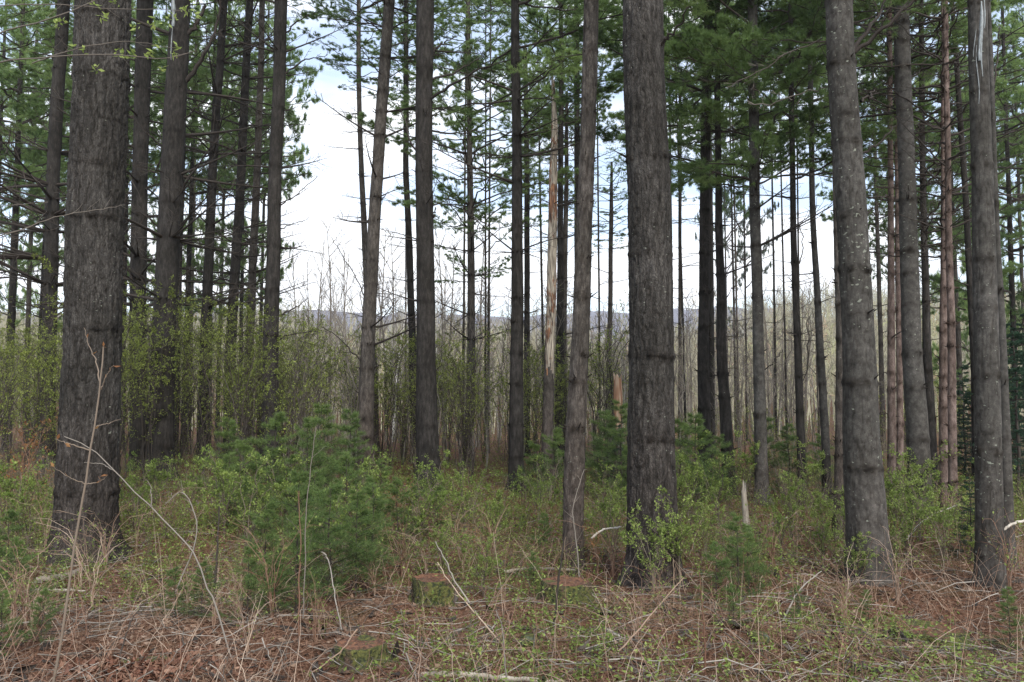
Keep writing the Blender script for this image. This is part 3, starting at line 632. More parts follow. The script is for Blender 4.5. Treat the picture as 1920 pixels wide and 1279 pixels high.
pine('H', 'lone black pine beside the wide gap of open sky', 15.5, 'bark_dark',
     [(503, 880, 36), (506, 750, 32), (508, 640, 29), (513, 440, 26), (516, 320, 25), (524, 120, 24), (526, 0, 24)], 14, [('thin', -10, 2.7, 6)], sides=26, dz=0.04, ring=0.75, ringw=0.7, stubs=0.5, dead=(0.9, 1.2, 3.4, 13),
     limbs=[dict(p=[(526, 385, 0), (555, 365, 0), (590, 325, .2)], r=0.014, k=2), dict(p=[(524, 430, 0), (550, 420, 0), (575, 405, .2)], r=0.012, k=2), dict(p=[(522, 592, 0), (548, 580, 0), (572, 558, .2)], r=0.02, k=2), dict(p=[(520, 640, 0), (545, 628, 0), (600, 618, .2)], r=0.018, k=4),
            dict(p=[(533, 140, 0), (570, 115, 0), (610, 95, .2)], r=0.022, k=6), dict(p=[(530, 70, 0), (560, 40, 0), (600, 10, .2)], r=0.02, k=6), dict(p=[(500, 385, 0), (490, 378, 0), (484, 372, .2)], r=0.02, k=1)])
pine('N', 'straight ringed pine right of the gap, its crown low and dark green', gy(922), 'bark_dark',
     [(968, 922, 30), (968, 880, 28), (969, 640, 24), (970, 320, 19), (967, 150, 17), (965, 0, 15)], 12.5, [('dense', 190, 3.1, 6.5)], sides=24, dz=0.04, ring=0.62, ringw=0.8, stubs=0.7, dead=(1.2, 1.4, 3, 8))
pine('J', 'leaning grey pine with a crooked pale trunk at the gap\'s edge', 15.0, 'bark_grey',
     [(684, 900, 32), (686, 760, 29), (690, 640, 26), (697, 500, 25), (700, 440, 23), (708, 320, 22), (715, 200, 22), (730, 0, 20)], 14, [('thin', 150, 2.3, 6)], sides=26, dz=0.04, ring=0.6, ringw=0.8, stubs=0.9, dead=(1.2, 1.3, 2.5, 13),
     limbs=[dict(p=[(678, 680, 0), (655, 655, 0), (628, 628, .2), (600, 612, .2)], r=0.016, k=4), dict(p=[(690, 570, 0), (672, 530, 0), (640, 480, .2), (615, 440, .3)], r=0.012, k=5)])
pine('D', 'forked pine with resin-whitened fork and heavy limb rising right', 15.8, 'bark_dark',
     [(300, 905, 52), (303, 760, 47), (306, 640, 45), (314, 480, 44), (321, 320, 43), (331, 160, 42), (338, 0, 36)], 14, [('dense', -200, 3.0, 6)], sides=30, dz=0.04, ring=0.8, ringw=0.55, stubs=0.5, dead=(1.8, 2.2, 3.0, 13),
     limbs=[dict(p=[(346, 155, 0), (375, 125, -.1), (398, 95, -.2), (412, 60, -.2), (425, 10, -.3)], r=0.05, r1=0.02, k=9), dict(p=[(338, 360, 0), (365, 335, -.2), (400, 300, -.4), (440, 270, -.6)], r=0.03, k=8),
            dict(p=[(336, 425, 0), (372, 400, -.2), (410, 370, -.4), (435, 345, -.6)], r=0.022, k=8), dict(p=[(345, 225, 0), (380, 205, -.2), (410, 190, -.4)], r=0.02, k=7), dict(p=[(345, 70, 0), (365, 50, 0), (385, 10, 0)], r=0.05, r1=0.03, k=4),
            dict(p=[(300, 430, 0), (275, 400, -.3), (245, 380, -.5)], r=0.018, k=7), dict(p=[(312, 285, 0), (280, 250, -.3), (252, 220, -.5)], r=0.02, k=7), dict(p=[(286, 530, 0), (262, 515, -.3), (240, 490, -.5)], r=0.014, k=6)])
droot = r_
pine('C', 'dark pine squeezed between the broad rough pine and the forked pine', 18.0, 'bark_dark',
     [(261, 880, 38), (259, 640, 33), (262, 320, 30), (267, 160, 31), (272, 0, 32)], 14, [('dense', -60, 3.2, 6)], sides=20, dz=0.05, stubs=0.6, dead=(2.6, 2.2, 3, 13), ringw=0.6)
pine('A', 'dark pine with many dead whorled branches, left of the broad rough pine', 18.5, 'bark_dark',
     [(86, 880, 34), (92, 640, 29), (100, 320, 26), (112, 120, 25), (120, 0, 25)], 14, [('dense', -40, 3.4, 6)], sides=20, dz=0.05, stubs=0.6, dead=(2.8, 2.6, 3.5, 13), ringw=0.6)
pine('E', 'thin pine nearest the forked pine of three slender ones', 20.0, 'bark_dark',
     [(380, 870, 24), (385, 640, 20), (398, 320, 17), (409, 160, 15), (420, 0, 14)], 14, [('thin', -120, 2.4, 6)], sides=16, dz=0.05, stubs=0.8, dead=(1.8, 1.8, 3, 13))
pine('F', 'middle of the three slender pines right of the forked pine', 21.0, 'bark_dark',
     [(428, 860, 23), (432, 640, 20), (452, 320, 17), (460, 160, 15), (468, 0, 14)], 14, [('thin', -60, 2.4, 6)], sides=16, dz=0.05, stubs=0.8, dead=(1.8, 1.7, 3, 13))
pine('G', 'slimmest of the three slender pines, next to the lone black pine', 23.0, 'bark_grey',
     [(462, 850, 18), (468, 640, 16), (482, 320, 14), (488, 160, 12), (492, 0, 11)], 14, [('thin', -60, 2.2, 6)], sides=14, dz=0.06, stubs=0.8, dead=(1.8, 1.7, 3, 13))
pine('I', 'thin grey pine crossing behind the leaning grey pine', 21.0, 'bark_grey',
     [(703, 860, 18), (701, 700, 15), (690, 580, 13), (684, 460, 12), (677, 320, 10), (673, 160, 9), (672, 0, 8)], 13, [('thin', 150, 2.2, 5.5)], sides=14, dz=0.06, stubs=1.0, dead=(1.6, 0.8, 3, 13))
pine('K', 'slim dark pine close behind the bent black pine', 21.5, 'bark_dark',
     [(779, 860, 17), (773, 640, 14), (767, 440, 12), (761, 320, 11), (762, 0, 9)], 13, [('thin', 240, 1.5, 5.5)], sides=14, dz=0.06, stubs=1.0, dead=(1.4, 0.8, 3, 13))
pine('M', 'narrow greenish pine with flat open boughs between black and ringed pines', 19.5, 'bark_grey',
     [(878, 880, 19), (882, 760, 17), (884, 640, 15), (883, 440, 13), (880, 260, 10), (878, 0, 8)], 12.5, [('thin', 520, 2.7, 6.8)], sides=16, dz=0.06, stubs=0.7, dead=(1.8, 1.4, 2.5, 8))
pine('O', 'very thin pine just behind the straight ringed pine', 24.0, 'bark_dark',
     [(988, 860, 13), (988, 640, 11), (988, 320, 10), (985, 100, 8)], 12.5, [('thin', 430, 2.1, 6.2)], sides=12, dz=0.07, stubs=0.8, dead=(1.5, 0.9, 3, 13))
pine('Q', 'dark knobbly pine standing close behind the peeled dead snag', 19.0, 'bark_dark',
     [(1050, 880, 18), (1050, 640, 15), (1051, 440, 11), (1052, 160, 9)], 12, [('dense', 230, 2.2, 5.5)], sides=14, dz=0.06, stubs=1.0, dead=(1.3, 1.0, 2.5, 10))
pine('R', 'thin dead-topped pine right behind the dark knobbly pine', 21.0, 'bark_grey',
     [(1056, 870, 12), (1057, 640, 10), (1060, 440, 9), (1062, 320, 8), (1063, 175, 5)], 9.1, [('dead', 420, 1.0, 3.2)], sides=12, dz=0.07, stubs=0.9, dead=(1.6, 0.9, 3, 10))
pine('S', 'thin dark pine hidden close behind the slim scaly pine', 20.0, 'bark_dark',
     [(1092, 870, 13), (1090, 640, 12), (1083, 330, 10), (1082, 150, 9)], 12, [('dense', 260, 2.2, 5.5)], sides=12, dz=0.07, stubs=0.8, dead=(1.0, 0.9, 3, 12))
pine('U', 'far slim pine with a blue-green tuft crown left of the thick central pine', 27.0, 'bark_grey',
     [(1141, 850, 11), (1143, 640, 9), (1146, 400, 8), (1147, 330, 5)], 9.8, [('thin', 470, 2.2, 3.8)], sides=10, dz=0.08, stubs=1.0, dead=(1.6, 0.8, 3, 13))
pine('X', 'very thin far pine just right of the thick central pine', 29.0, 'bark_grey',
     [(1275, 850, 9), (1275, 640, 7), (1275, 200, 6)], 13, [('thin', 380, 1.6, 6)], sides=10, dz=0.08, stubs=1.0, dead=(1.6, 0.7, 3, 13))
pine('Y', 'ringed dark pine, foremost of the close group right of the central pine', gy(925), 'bark_dark',
     [(1323, 925, 27), (1321, 760, 24), (1319, 640, 21), (1322, 320, 18), (1328, 0, 16)], 13, [('dense', 300, 2.6, 7)], sides=20, dz=0.05, stubs=0.9, dead=(0.8, 0.9, 2.5, 9))
pine('Z', 'thin shaded pine hidden close behind the ringed dark pine', 19.0, 'bark_dark',
     [(1336, 880, 12), (1334, 640, 11), (1333, 430, 9)], 8, [('dense', 330, 2.2, 6)], sides=12, dz=0.07, stubs=0.8, dead=(1.2, 0.9, 3, 12))
pine('AA', 'pine leaning slightly left beside the ringed dark pine', gy(934), 'bark_dark',
     [(1369, 934, 26), (1364, 860, 24), (1352, 640, 19), (1347, 320, 12), (1344, 0, 10)], 13, [('dense', 250, 2.2, 6)], sides=18, dz=0.05, stubs=0.8, dead=(0.7, 0.9, 3, 9))
pine('AB', 'green-stained straight pine with dark green boughs, alone on its stretch', gy(948), 'bark_smooth',
     [(1430, 948, 27), (1428, 860, 24), (1423, 640, 21), (1414, 320, 20), (1411, 0, 18)], 13, [('dense', 350, 2.6, 6.5)], sides=20, dz=0.05, stubs=0.5, dead=(0.6, 1.2, 3, 9),
     limbs=[dict(p=[(1432, 695, 0), (1450, 680, 0), (1472, 655, .1)], r=0.01, k=2)])
pine('AC', 'left one of the twin slim dark pines against bright sky', gy(950), 'bark_dark',
     [(1506, 950, 16), (1502, 820, 16), (1495, 640, 14), (1488, 440, 12), (1486, 340, 11), (1482, 0, 9)], 12, [('dense', 330, 2.1, 6)], sides=16, dz=0.05, stubs=0.8, dead=(0.8, 0.7, 2, 9),
     limbs=[dict(p=[(1500, 740, .1), (1516, 700, .1), (1526, 640, .2), (1524, 600, .2)], r=0.008, k=3), dict(p=[(1492, 500, 0), (1502, 485, 0), (1504, 455, 0), (1498, 420, 0)], r=0.01, k=2)])
pine('AD', 'right one of the twin slim dark pines against bright sky', gy(948), 'bark_smooth',
     [(1553, 948, 17), (1548, 820, 16), (1538, 640, 14), (1526, 440, 11), (1522, 340, 11), (1518, 0, 9)], 12, [('dense', 300, 2.2, 6)], sides=16, dz=0.05, stubs=0.5, dead=(0.4, 0.6, 2, 9))
pine('AE', 'stub-covered grey pine half hidden behind the lichen-flecked pine', gy(1000), 'bark_grey',
     [(1573, 1000, 24), (1575, 860, 21), (1576, 640, 18), (1571, 440, 15), (1566, 200, 13)], 12, [('dense', 60, 2.0, 5.5)], sides=18, dz=0.04, ring=0.3, stubs=1.4, dead=(0.3, 0.5, 2, 7))
pine('AH', 'pinkish ringed pine, left of the close pair behind the lichen-flecked pine', 11.6, 'bark_red',
     [(1672, 965, 17), (1671, 640, 15), (1670, 320, 11), (1668, 0, 9)], 12, [('thin', 200, 1.8, 6)], sides=16, dz=0.04, ring=0.4, stubs=1.0, dead=(0.7, 0.7, 2.5, 8))
pine('AI', 'pinkish ringed pine, right of the close pair behind the lichen-flecked pine', 11.9, 'bark_red',
     [(1688, 965, 14), (1685, 640, 12), (1683, 440, 10), (1680, 0, 8)], 12, [('thin', 180, 1.8, 6)], sides=16, dz=0.04, ring=0.36, stubs=1.0, dead=(0.7, 0.7, 2.5, 8))
pine('AJ', 'dark crooked pine between the straight mid-grey pine and the red pair', gy(925), 'bark_dark',
     [(1750, 925, 22), (1744, 760, 19), (1738, 640, 17), (1732, 440, 12), (1726, 0, 10)], 12, [('dead', 460, 2.0, 5)], sides=16, dz=0.05, stubs=0.9, dead=(1.0, 1.0, 2.5, 9))
pine('AK', 'reddish pine with sharp stubs, left of the pair beside the resin-streaked pine', 10.6, 'bark_red',
     [(1770, 985, 18), (1770, 860, 17), (1769, 640, 16), (1768, 320, 8), (1768, 100, 6)], 11, [('dead', 480, 1.6, 5)], sides=18, dz=0.035, ring=0.3, stubs=1.5, dead=(0.6, 0.7, 3.4, 8))
pine('AM', 'reddish pine with sharp stubs, right of the pair beside the resin-streaked pine', 10.2, 'bark_red',
     [(1787, 1000, 19), (1786, 860, 17), (1784, 640, 16), (1777, 320, 12), (1772, 0, 10)], 11, [('dead', 420, 1.7, 5)], sides=18, dz=0.035, ring=0.3, stubs=1.5, dead=(0.6, 0.8, 3.4, 8))
pine('AN', 'leaning dark pine passing behind the resin-streaked pine', 13.5, 'bark_dark',
     [(1832, 950, 18), (1828, 700, 15), (1820, 560, 13), (1807, 320, 12), (1787, 20, 9)], 12, [('dense', 120, 2.2, 6)], sides=16, dz=0.05, stubs=0.7, dead=(0.8, 0.9, 3.5, 9))
pine('AO', 'dull grey pine tucked behind the right edge of the resin-streaked pine', gy(1064), 'bark_smooth',
     [(1893, 1064, 26), (1886, 860, 22), (1879, 640, 17), (1867, 400, 13), (1858, 150, 10)], 11, [('dense', -100, 1.8, 5)], sides=20, dz=0.04, stubs=0.5, dead=(0.3, 0.7, 3, 8),
     limbs=[dict(p=[(1872, 290, .1), (1880, 200, .2), (1890, 120, .2), (1905, 60, .3), (1912, 20, .3)], r=0.012, k=3)])

def strip_on(root, key, pts, mat, name, label=None):
    """a thin raised run of resin that follows a trunk's face towards the camera"""
    _, rt, foot, ax = [p for p in PINES if p[0] == key][0]
    rng = np.random.default_rng(9); g = Geo()
    for (px0, py0, py1, wpx) in pts:
        n = 16; P = []
        for py in np.linspace(py0, py1, n):
            z = at(px0, py, foot[1])[2]; cx, cy_, r = ax(z); tx = at(px0 + 2.0 * math.sin(py / 23.0), py, foot[1] - r)[0]
            dx = max(-0.9 * r, min(0.9 * r, tx - cx)); P.append((cx + dx, cy_ - math.sqrt(max(r * r - dx * dx, 0)) - 0.001, z))
        P = np.array(P) - foot; wr = wpx / FPX * foot[1] / 2 * (0.35 + 0.65 * np.abs(np.sin(np.linspace(0.3, 2.8, n)))) * rng.uniform(0.6, 1.1, n)
        tubes(g, P[None], wr[None], 8, 0.75)
    link(name, g.mesh(name, mat), rt, label=label)
m, t = mat_new('dried_resin'); o = N(t, 'ShaderNodeOutputMaterial'); b = N(t, 'ShaderNodeBsdfPrincipled'); b.inputs['Base Color'].default_value = (0.33, 0.38, 0.40, 1); b.inputs['Roughness'].default_value = 0.45
nn_ = N(t, 'ShaderNodeTexNoise'); nn_.inputs['Scale'].default_value = 30; rr_ = ramp(t, [(0.35, (0.12, 0.13, 0.13)), (0.65, (0.25, 0.28, 0.29))]); t.links.new(nn_.outputs[0], rr_.inputs[0]); t.links.new(rr_.outputs[0], b.inputs['Base Color']); t.links.new(b.outputs[0], o.inputs[0])
strip_on(alroot, 'AL', [(1840, 10, 120, 7), (1843, 60, 150, 3), (1836, 90, 200, 2), (1833, 60, 110, 2), (1846, 0, 60, 3)], m, 'resin_streak')
strip_on(droot, 'D', [(323, 0, 58, 9), (322, 55, 120, 2)], m, 'resin_streak')

# ---- the dead snag with peeled bark, the short split snag, the small grey stump
rng = np.random.default_rng(77)
def snag(name, label, Y, ctrl, mats, ztop, ring, **k):
    g, foot, ax, rz, zt = trunk_geo(ctrl, Y, ztop, rng, sides=24, dz=0.03, ring=ring, ringw=0.5, flare=0.15, rough=0.03, jagged=True, **k)
    root = link(name, None, loc=foot, label=label, cat='dead tree', group='dead snags')
    V, Q, Tr, T = g.packed()
    zmid = V[:, 2]
    fz = zmid[Q].mean(1)
    th = np.arctan2(V[Q].mean(1)[:, 1], V[Q].mean(1)[:, 0])
    for nm, mt, lo, hi in mats:
        edge = 0.45 * np.sin(th * 1 + 2.2) + 0.16 * np.sin(th * 3 + 1) + 0.07 * np.sin(th * 7)
        sel = (fz + edge >= lo) & (fz + edge < hi)
        if sel.sum() == 0: continue
        q = Q[sel]; used = np.unique(q); mp_ = np.zeros(len(V), int); mp_[used] = np.arange(len(used))
        gg = Geo(); vv = V[used].copy(); tn = 0.5 + 0.45 * vnoise(vv[:, 0] * 30, vv[:, 1] * 30, vv[:, 2] * 3.0 + lo)
        if 'wood' not in mt: tn = T[used]
        gg.add(vv, mp_[q], tn)
        if hi > 50:
            tr = Tr; vtop = V[Tr[:, 0]]; c = V[-1] - np.array([0, 0, 0.15]); gg.add(np.concatenate([vtop, [c]]), np.stack([np.arange(len(vtop)), (np.arange(len(vtop)) + 1) % len(vtop), np.full(len(vtop), len(vtop))], -1), 0.9)
        link(nm, gg.mesh(nm, M_[mt]), root)
    return root, foot, ax, rz
Yp = 14.2
def hz(py, px=1033, Y=Yp): return at(px, py, Y)[2]
r_, f_, a_, rz_ = snag('dead_snag', 'peeled dead snag with bare bone-grey top and orange patches', Yp,
    [(1026, 905, 23), (1028, 760, 20), (1031, 640, 18), (1036, 440, 17), (1038, 320, 15), (1040, 240, 12), (1037, 165, 7)],
    [('lower_bark', 'bark_grey', -1, hz(660)), ('peeled_wood', 'snag_wood', hz(660), 99)], hz(160), 0.7)
put_dead(r_, a_, rz_, f_, rng, 0.7, 0.7, 3.0, 6.5)
Yv = 15.0
snag('dead_snag', 'short broken snag topped with split orange wood, beside the central pine', Yv,
    [(1157, 900, 20), (1157, 800, 18), (1158, 722, 17)], [('lower_bark', 'bark_grey', -1, at(0, 775, Yv)[2]), ('split_top', 'orange_wood', at(0, 775, Yv)[2], 99)], at(0, 720, Yv)[2], 0.3)
Ys = 10.2
snag('broken_stump', 'small weathered grey stub stump standing pale among green shrubs', Ys,
    [(1400, 1000, 15), (1398, 960, 12), (1394, 932, 9)], [('bleached_wood', 'bare_wood', -1, 99)], at(0, 930, Ys)[2], 0.5)

# ---- background pines
bgp = [  # photo x, distance, width at foot px, crown kind, crown foot y, radius, lean px
    (15, 24, 18, 'dense', 430, 3.0), (48, 33, 12, 'dense', 470, 3.0), (-40, 21, 20, 'dense', 330, 3.2), (140, 30, 12, 'dense', 500, 3.0), (200, 38, 10, 'dense', 520, 3.2), (228, 27, 14, 'dense', 380, 2.6),
    (345, 28, 13, 'dense', 560, 3.0), (355, 40, 9, 'dense', 600, 3.4), (408, 36, 9, 'dense', 560, 2.8), (450, 34, 9, 'dense', 540, 2.6), (290, 44, 9, 'dense', 600, 3.4), (485, 42, 8, 'dense', 560, 2.4), (70, 27, 12, 'dense', 180, 3.0), (250, 33, 10, 'dense', 250, 3.0), (330, 23, 12, 'dense', 120, 2.8), (392, 25, 10, 'dense', 260, 2.6), (470, 30, 8, 'dense', 330, 2.2), (165, 25, 10, 'dense', 330, 3.0), (-20, 30, 12, 'dense', 520, 3.2), (915, 25, 8, 'dense', 60, 2.6), (92, 46, 8, 'dense', 600, 3.4), (20, 50, 8, 'dense', 590, 3.6),
    (760, 34, 6, 'thin', 230, 1.8), (1020, 30, 8, 'dense', 330, 2.2), 
    (1262, 26, 9, 'dense', 210, 2.4), (1380, 36, 8, 'dense', 400, 2.4), (1400, 44, 7, 'far', 620, 2.0), (1455, 32, 8, 'dense', 300, 2.4), (1535, 30, 8, 'dense', 260, 2.4), (1365, 55, 6, 'far', 640, 2.2),
    (1608, 30, 9, 'dense', 380, 2.3), (1655, 24, 11, 'dense', 480, 2.2), (1700, 30, 10, 'dense', 520, 2.3), (1745, 26, 11, 'thin', 560, 2.3), (1802, 28, 12, 'dense', 700, 2.6), (1862, 24, 12, 'dense', 560, 2.4), (1905, 21, 14, 'dense', 640, 2.5), (1925, 30, 10, 'dense', 780, 3.0), (1960, 19, 16, 'dense', 480, 2.6), (1838, 36, 8, 'dense', 760, 2.8), (1990, 26, 14, 'dense', 300, 3.0),
    (1500, 24, 7, 'dense', 110, 2.6), (1285, 22, 7, 'dense', 240, 2.4), (1385, 25, 7, 'dense', 300, 2.4), (1475, 21, 7, 'dense', 150, 2.4), (910, 30, 7, 'thin', 520, 2.2), (1125, 27, 7, 'dense', 200, 2.3), (1585, 23, 7, 'dense', 250, 2.4), (1080, 36, 8, 'dense', 180, 2.6), (868, 27, 8, 'dense', 130, 2.4), (1430, 22, 9, 'dense', -20, 2.6)]
bg_items = []
for i, (px, Y, w_, kind, cy_, rad) in enumerate(bgp):
    rg = np.random.default_rng(900 + i)
    if 540 < px < 1600: w_ *= 0.68
    if kind == 'dense' and Y > 23: kind = 'back'
    lean_px = -(px - 960) / 960 * 36 * 0.9 + rg.normal() * 6
    xb = px; zb_ = at(0, cy_, Y)[2]; Hc = max(6.0, at(0, -60, Y)[2] - zb_); zt = zb_ + Hc * 0.9
    root, foot, ax = pine('bg%d' % i, 'x', Y, ['bark_dark', 'bark_grey', 'bark_dark'][i % 3], [(xb, 640 + FPX * 0.10, w_), (xb + lean_px * 0.15, 640, w_ * 0.85), (xb + lean_px * 0.8, 100, w_ * 0.5)], max(zt, 6),
        [(kind, cy_, rad, Hc)], sides=10, dz=0.10, stubs=0.2, dead=(0.6, 0.8, 2.5, 9), cap=10, group='background pines')
    bg_items.append((root, px))
label_by_gap(bg_items, 'background pine, slim and dark, standing', 'the slim background pines')

# ================================================================== BARE HARDWOODS (middle distance)
def bare_tree_geo(seed, H=9.0, spread=0.34, k1=16, k2=7, k3=4, r0=0.07, smin=0.3, up=0.5, ang=38, lean=0.05):
    rg = np.random.default_rng(seed); n = 12; s = np.linspace(0, 1, n)
    ax = np.zeros((1, n, 3)); ax[0, :, 2] = s * H - 0.15; ax[0, :, 0] = lean * H * s * rg.normal() + 0.03 * H * np.sin(s * 4 + rg.uniform(0, 6)) * s; ax[0, :, 1] = lean * H * s * rg.normal()
    tr = Geo(); tw = Geo(); tubes(tr, ax, taper(r0, r0 * 0.12, 1, n), 8, 0.5)
    a, _, _ = grow(ax, k1, smin, spread, R(ang), up, rg, 7, wob=0.3, lenpow=0.55); tubes(tw, a, taper(r0 * 0.28, r0 * 0.05, len(a), 7), 4, 0.5)
    b, _, _ = grow(a, k2, 0.2, 0.42, R(36), up * 0.8, rg, 5, wob=0.3); tubes(tw, b, taper(r0 * 0.10, r0 * 0.035, len(b), 5), 3, 0.55)
    c, _, _ = grow(b, k3, 0.2, 0.5, R(34), up * 0.6, rg, 4, wob=0.3); tubes(tw, c, taper(r0 * 0.07, r0 * 0.04, len(c), 4), 3, 0.6)
    return tr, tw, c
BT = []
for i in range(5):
    tr, tw, _ = bare_tree_geo(300 + i, H=9 + i * 0.6, r0=0.065 + 0.006 * i); BT.append((tr.mesh('trunk', M_['twig_grey']), tw.mesh('crown', M_['twig_grey'])))
tr, tw, _ = bare_tree_geo(320, H=9.5, r0=0.08, ang=32, up=0.7); BIRCH = (tr.mesh('trunk', M_['birch']), tw.mesh('crown', recolour(bpy.data.meshes.new('x'), M_['birch']).materials[0]))
rg = np.random.default_rng(41); items = []
def place_bare(px, Y, s, pair, nm='bare_tree', lab=None):
    x = at(px, 700, Y)[0]; root = link(nm, None, loc=(x, Y, gz(x, Y)), rz=rg.uniform(0, 6.28), scale=(s, s, s), label=lab, cat='tree', group='bare grey hardwoods behind the pines' if nm == 'bare_tree' else None)
    link('trunk', pair[0], root); link('crown', pair[1], root); return root
for i in range(64):
    px = rg.uniform(540, 1180) if i < 40 else (rg.uniform(1240, 1640) if i < 56 else rg.uniform(20, 500)); Y = rg.uniform(26, 62)
    # tree tops seen between photo heights 470 and 600
    top = rg.uniform(440, 610) if px < 900 else rg.uniform(540, 640); Ht = at(0, top, Y)[2] - gz(at(px, 700, Y)[0], Y)
    pr = BT[rg.integers(5)]; items.append((place_bare(px, Y, float(Ht / 10.0), pr), px))
for px, top, Y in [(548, 430, 36), (575, 455, 40), (600, 415, 33), (622, 470, 44), (648, 440, 38), (664, 480, 46), (725, 450, 37), (742, 500, 45), (835, 470, 36), (856, 505, 42), (915, 520, 40), (935, 560, 46), (1006, 540, 42), (1128, 560, 44), (1160, 590, 38), (1255, 600, 45), (1290, 560, 40), (1385, 600, 42), (1455, 590, 38), (1475, 620, 48)]:
    Ht = at(0, top, Y)[2] - gz(at(px, 700, Y)[0], Y); items.append((place_bare(px, Y, float(Ht / 10.0), BT[rg.integers(5)]), px))
label_by_gap(items, 'bare grey hardwood', 'the bare grey hardwoods')
place_bare(812, 30, 0.62, BIRCH, 'birch_tree', 'white-barked birch leaning just right of the bent black pine')
place_bare(738, 33, 0.75, BIRCH, 'birch_tree', 'thin white birch between the leaning grey pine and the bent black pine')

# ================================================================== FAR HILLSIDE WOODS (one mass)
def far_woods():
    rg = np.random.default_rng(55); g = Geo()
    n = 6500; Y = 64 + (rg.uniform(size=n) ** 0.8) * 185; X = rg.uniform(-0.75, 0.75, n) * Y
    Z = ground(X, Y); H = rg.uniform(7, 12, n); tn = rg.uniform(0, 1, n) ** 1.3
    s = np.linspace(0, 1, 4); P = np.stack([X, Y, Z], -1)[:, None] + np.stack([np.zeros(4), np.zeros(4), s], -1)[None] * H[:, None, None]
    P[:, 1:, 0] += rg.normal(size=(n, 3)) * 0.25
    tubes(g, P, taper(0.075, 0.015, n, 4), 3, 0.35 + tn * 0.5)
    a, pi, _ = grow(P, 11, 0.25, 0.36, R(35), 0.5, rg, 4, wob=0.3); tubes(g, a, taper(0.035, 0.012, len(a), 4), 3, np.clip(tn[pi] + 0.1 * rg.normal(size=len(pi)), 0, 1))
    # fine twigs as slivers
    b, pj, _ = grow(a, 8, 0.15, 0.55, R(45), 0.2, rg, 3, wob=0.4)
    d = b[:, -1] - b[:, 0]; sd = unit(np.cross(d, rg.normal(size=d.shape))) * 0.030
    V = np.stack([b[:, 0] + sd, b[:, 0] - sd, b[:, -1]], 1); g.add(V, np.arange(len(b) * 3).reshape(-1, 3), np.repeat(np.clip(tn[pi[pj]] + 0.15 * rg.normal(size=len(b)), 0, 1), 3))
    link('far_woods', g.mesh('far_woods', M_['far_wood']), label='grey-brown bare hardwood forest covering the far hillside', cat='woods', kind='stuff')
far_woods()

# ================================================================== UNDERSTORY
def shrub_pair(seed, H=2.2, stems=6, k1=8, k2=5, leaves=2200, ls=0.024, spreadr=0.6, mat='leaf', wood='twig_grey', r0=0.009, up=0.5, arch=0.5):
    rg = np.random.default_rng(seed); n = 9; s = np.linspace(0, 1, n)
    a = rg.uniform(0, 6.28, stems); ln = H * rg.uniform(0.6, 1.05, stems); rd = spreadr * rg.uniform(0.2, 1.1, stems)
    P = np.zeros((stems, n, 3)); P[:, :, 2] = ln[:, None] * np.sin(s * math.pi / 2 * 0.95) ** 0.9; out = rd[:, None] * s[None, :] ** (1 + arch)
    P[:, :, 0] = np.cos(a)[:, None] * out; P[:, :, 1] = np.sin(a)[:, None] * out; P[:, 1:] += 0.018 * H * rg.normal(size=(stems, n - 1, 3)); P[:, 0, 2] = -0.05
    w_ = Geo(); tubes(w_, P, taper(r0, r0 * 0.3, stems, n), 5, rg.uniform(0.2, 0.8, stems))
    b, _, _ = grow(P, k1, 0.2, 0.36, R(42), up, rg, 6, wob=0.35); tubes(w_, b, taper(r0 * 0.4, r0 * 0.18, len(b), 6), 3, 0.5)
    c, _, _ = grow(b, k2, 0.15, 0.45, R(42), up * 0.5, rg, 4, wob=0.35); tubes(w_, c, taper(r0 * 0.2, r0 * 0.12, len(c), 4), 3, 0.55)
    f = None
    if leaves:
        allp = np.concatenate([c[:, 1:].reshape(-1, 3), b[:, 2:].reshape(-1, 3)]); i = rg.integers(0, len(allp), leaves)
        f = Geo(); dr = rg.normal(size=(leaves, 3)) + np.array([0, 0, 0.5]); clump = 0.5 + 0.22 * vnoise(allp[i, 0] * 4, allp[i, 1] * 4, allp[i, 2] * 4)
        sz = ls * rg.uniform(0.35, 1.4, leaves); cardleaf(f, allp[i] + 0.01 * rg.normal(size=(leaves, 3)), dr, sz, sz * 0.55, clump + 0.18 * rg.normal(size=leaves), rg, 0.15, up=(0, 0, 1.0))
    return w_.mesh('stems', M_[wood]), (f.mesh('leaves', M_[mat], smooth=False) if f else None), H
SHR = [shrub_pair(500 + i, 2.6, 6, 8, 5, 2800, 0.028, 0.75, 'leaf', 'twig_dark') for i in range(4)]
SHB = [shrub_pair(520 + i, 1.0, 7, 7, 5, 1900, 0.030, 0.5, 'leaf_bright', 'twig_brush', 0.006) for i in range(4)]
BARE = [shrub_pair(540 + i, 3.2, 3, 9, 5, 160, 0.02, 0.35, 'leaf', 'twig_grey', 0.013, 0.7) for i in range(4)]
BRAM = [shrub_pair(560 + i, 0.8, 9, 4, 2, 120, 0.028, 0.75, 'leaf_bright', 'twig_tan', 0.0042, -0.2, 1.2) for i in range(5)]
RUST = [shrub_pair(580, 1.0, 5, 6, 4, 260, 0.03, 0.4, 'leaf_rust', 'twig_tan', 0.005)]
def place_sh(name, V, px, Y, s, group, cat, dx=0.0, sz=None):
    x = at(px, 900, Y)[0]; root = link(name, None, loc=(x, Y, gz(x, Y)), rz=rg.uniform(0, 6.28), scale=(s, s, s * (sz or 1)), cat=cat, group=group)
    link('stems', V[0], root)
    if V[1] is not None: link('leaves', V[1], root)
    return root
rg = np.random.default_rng(60)
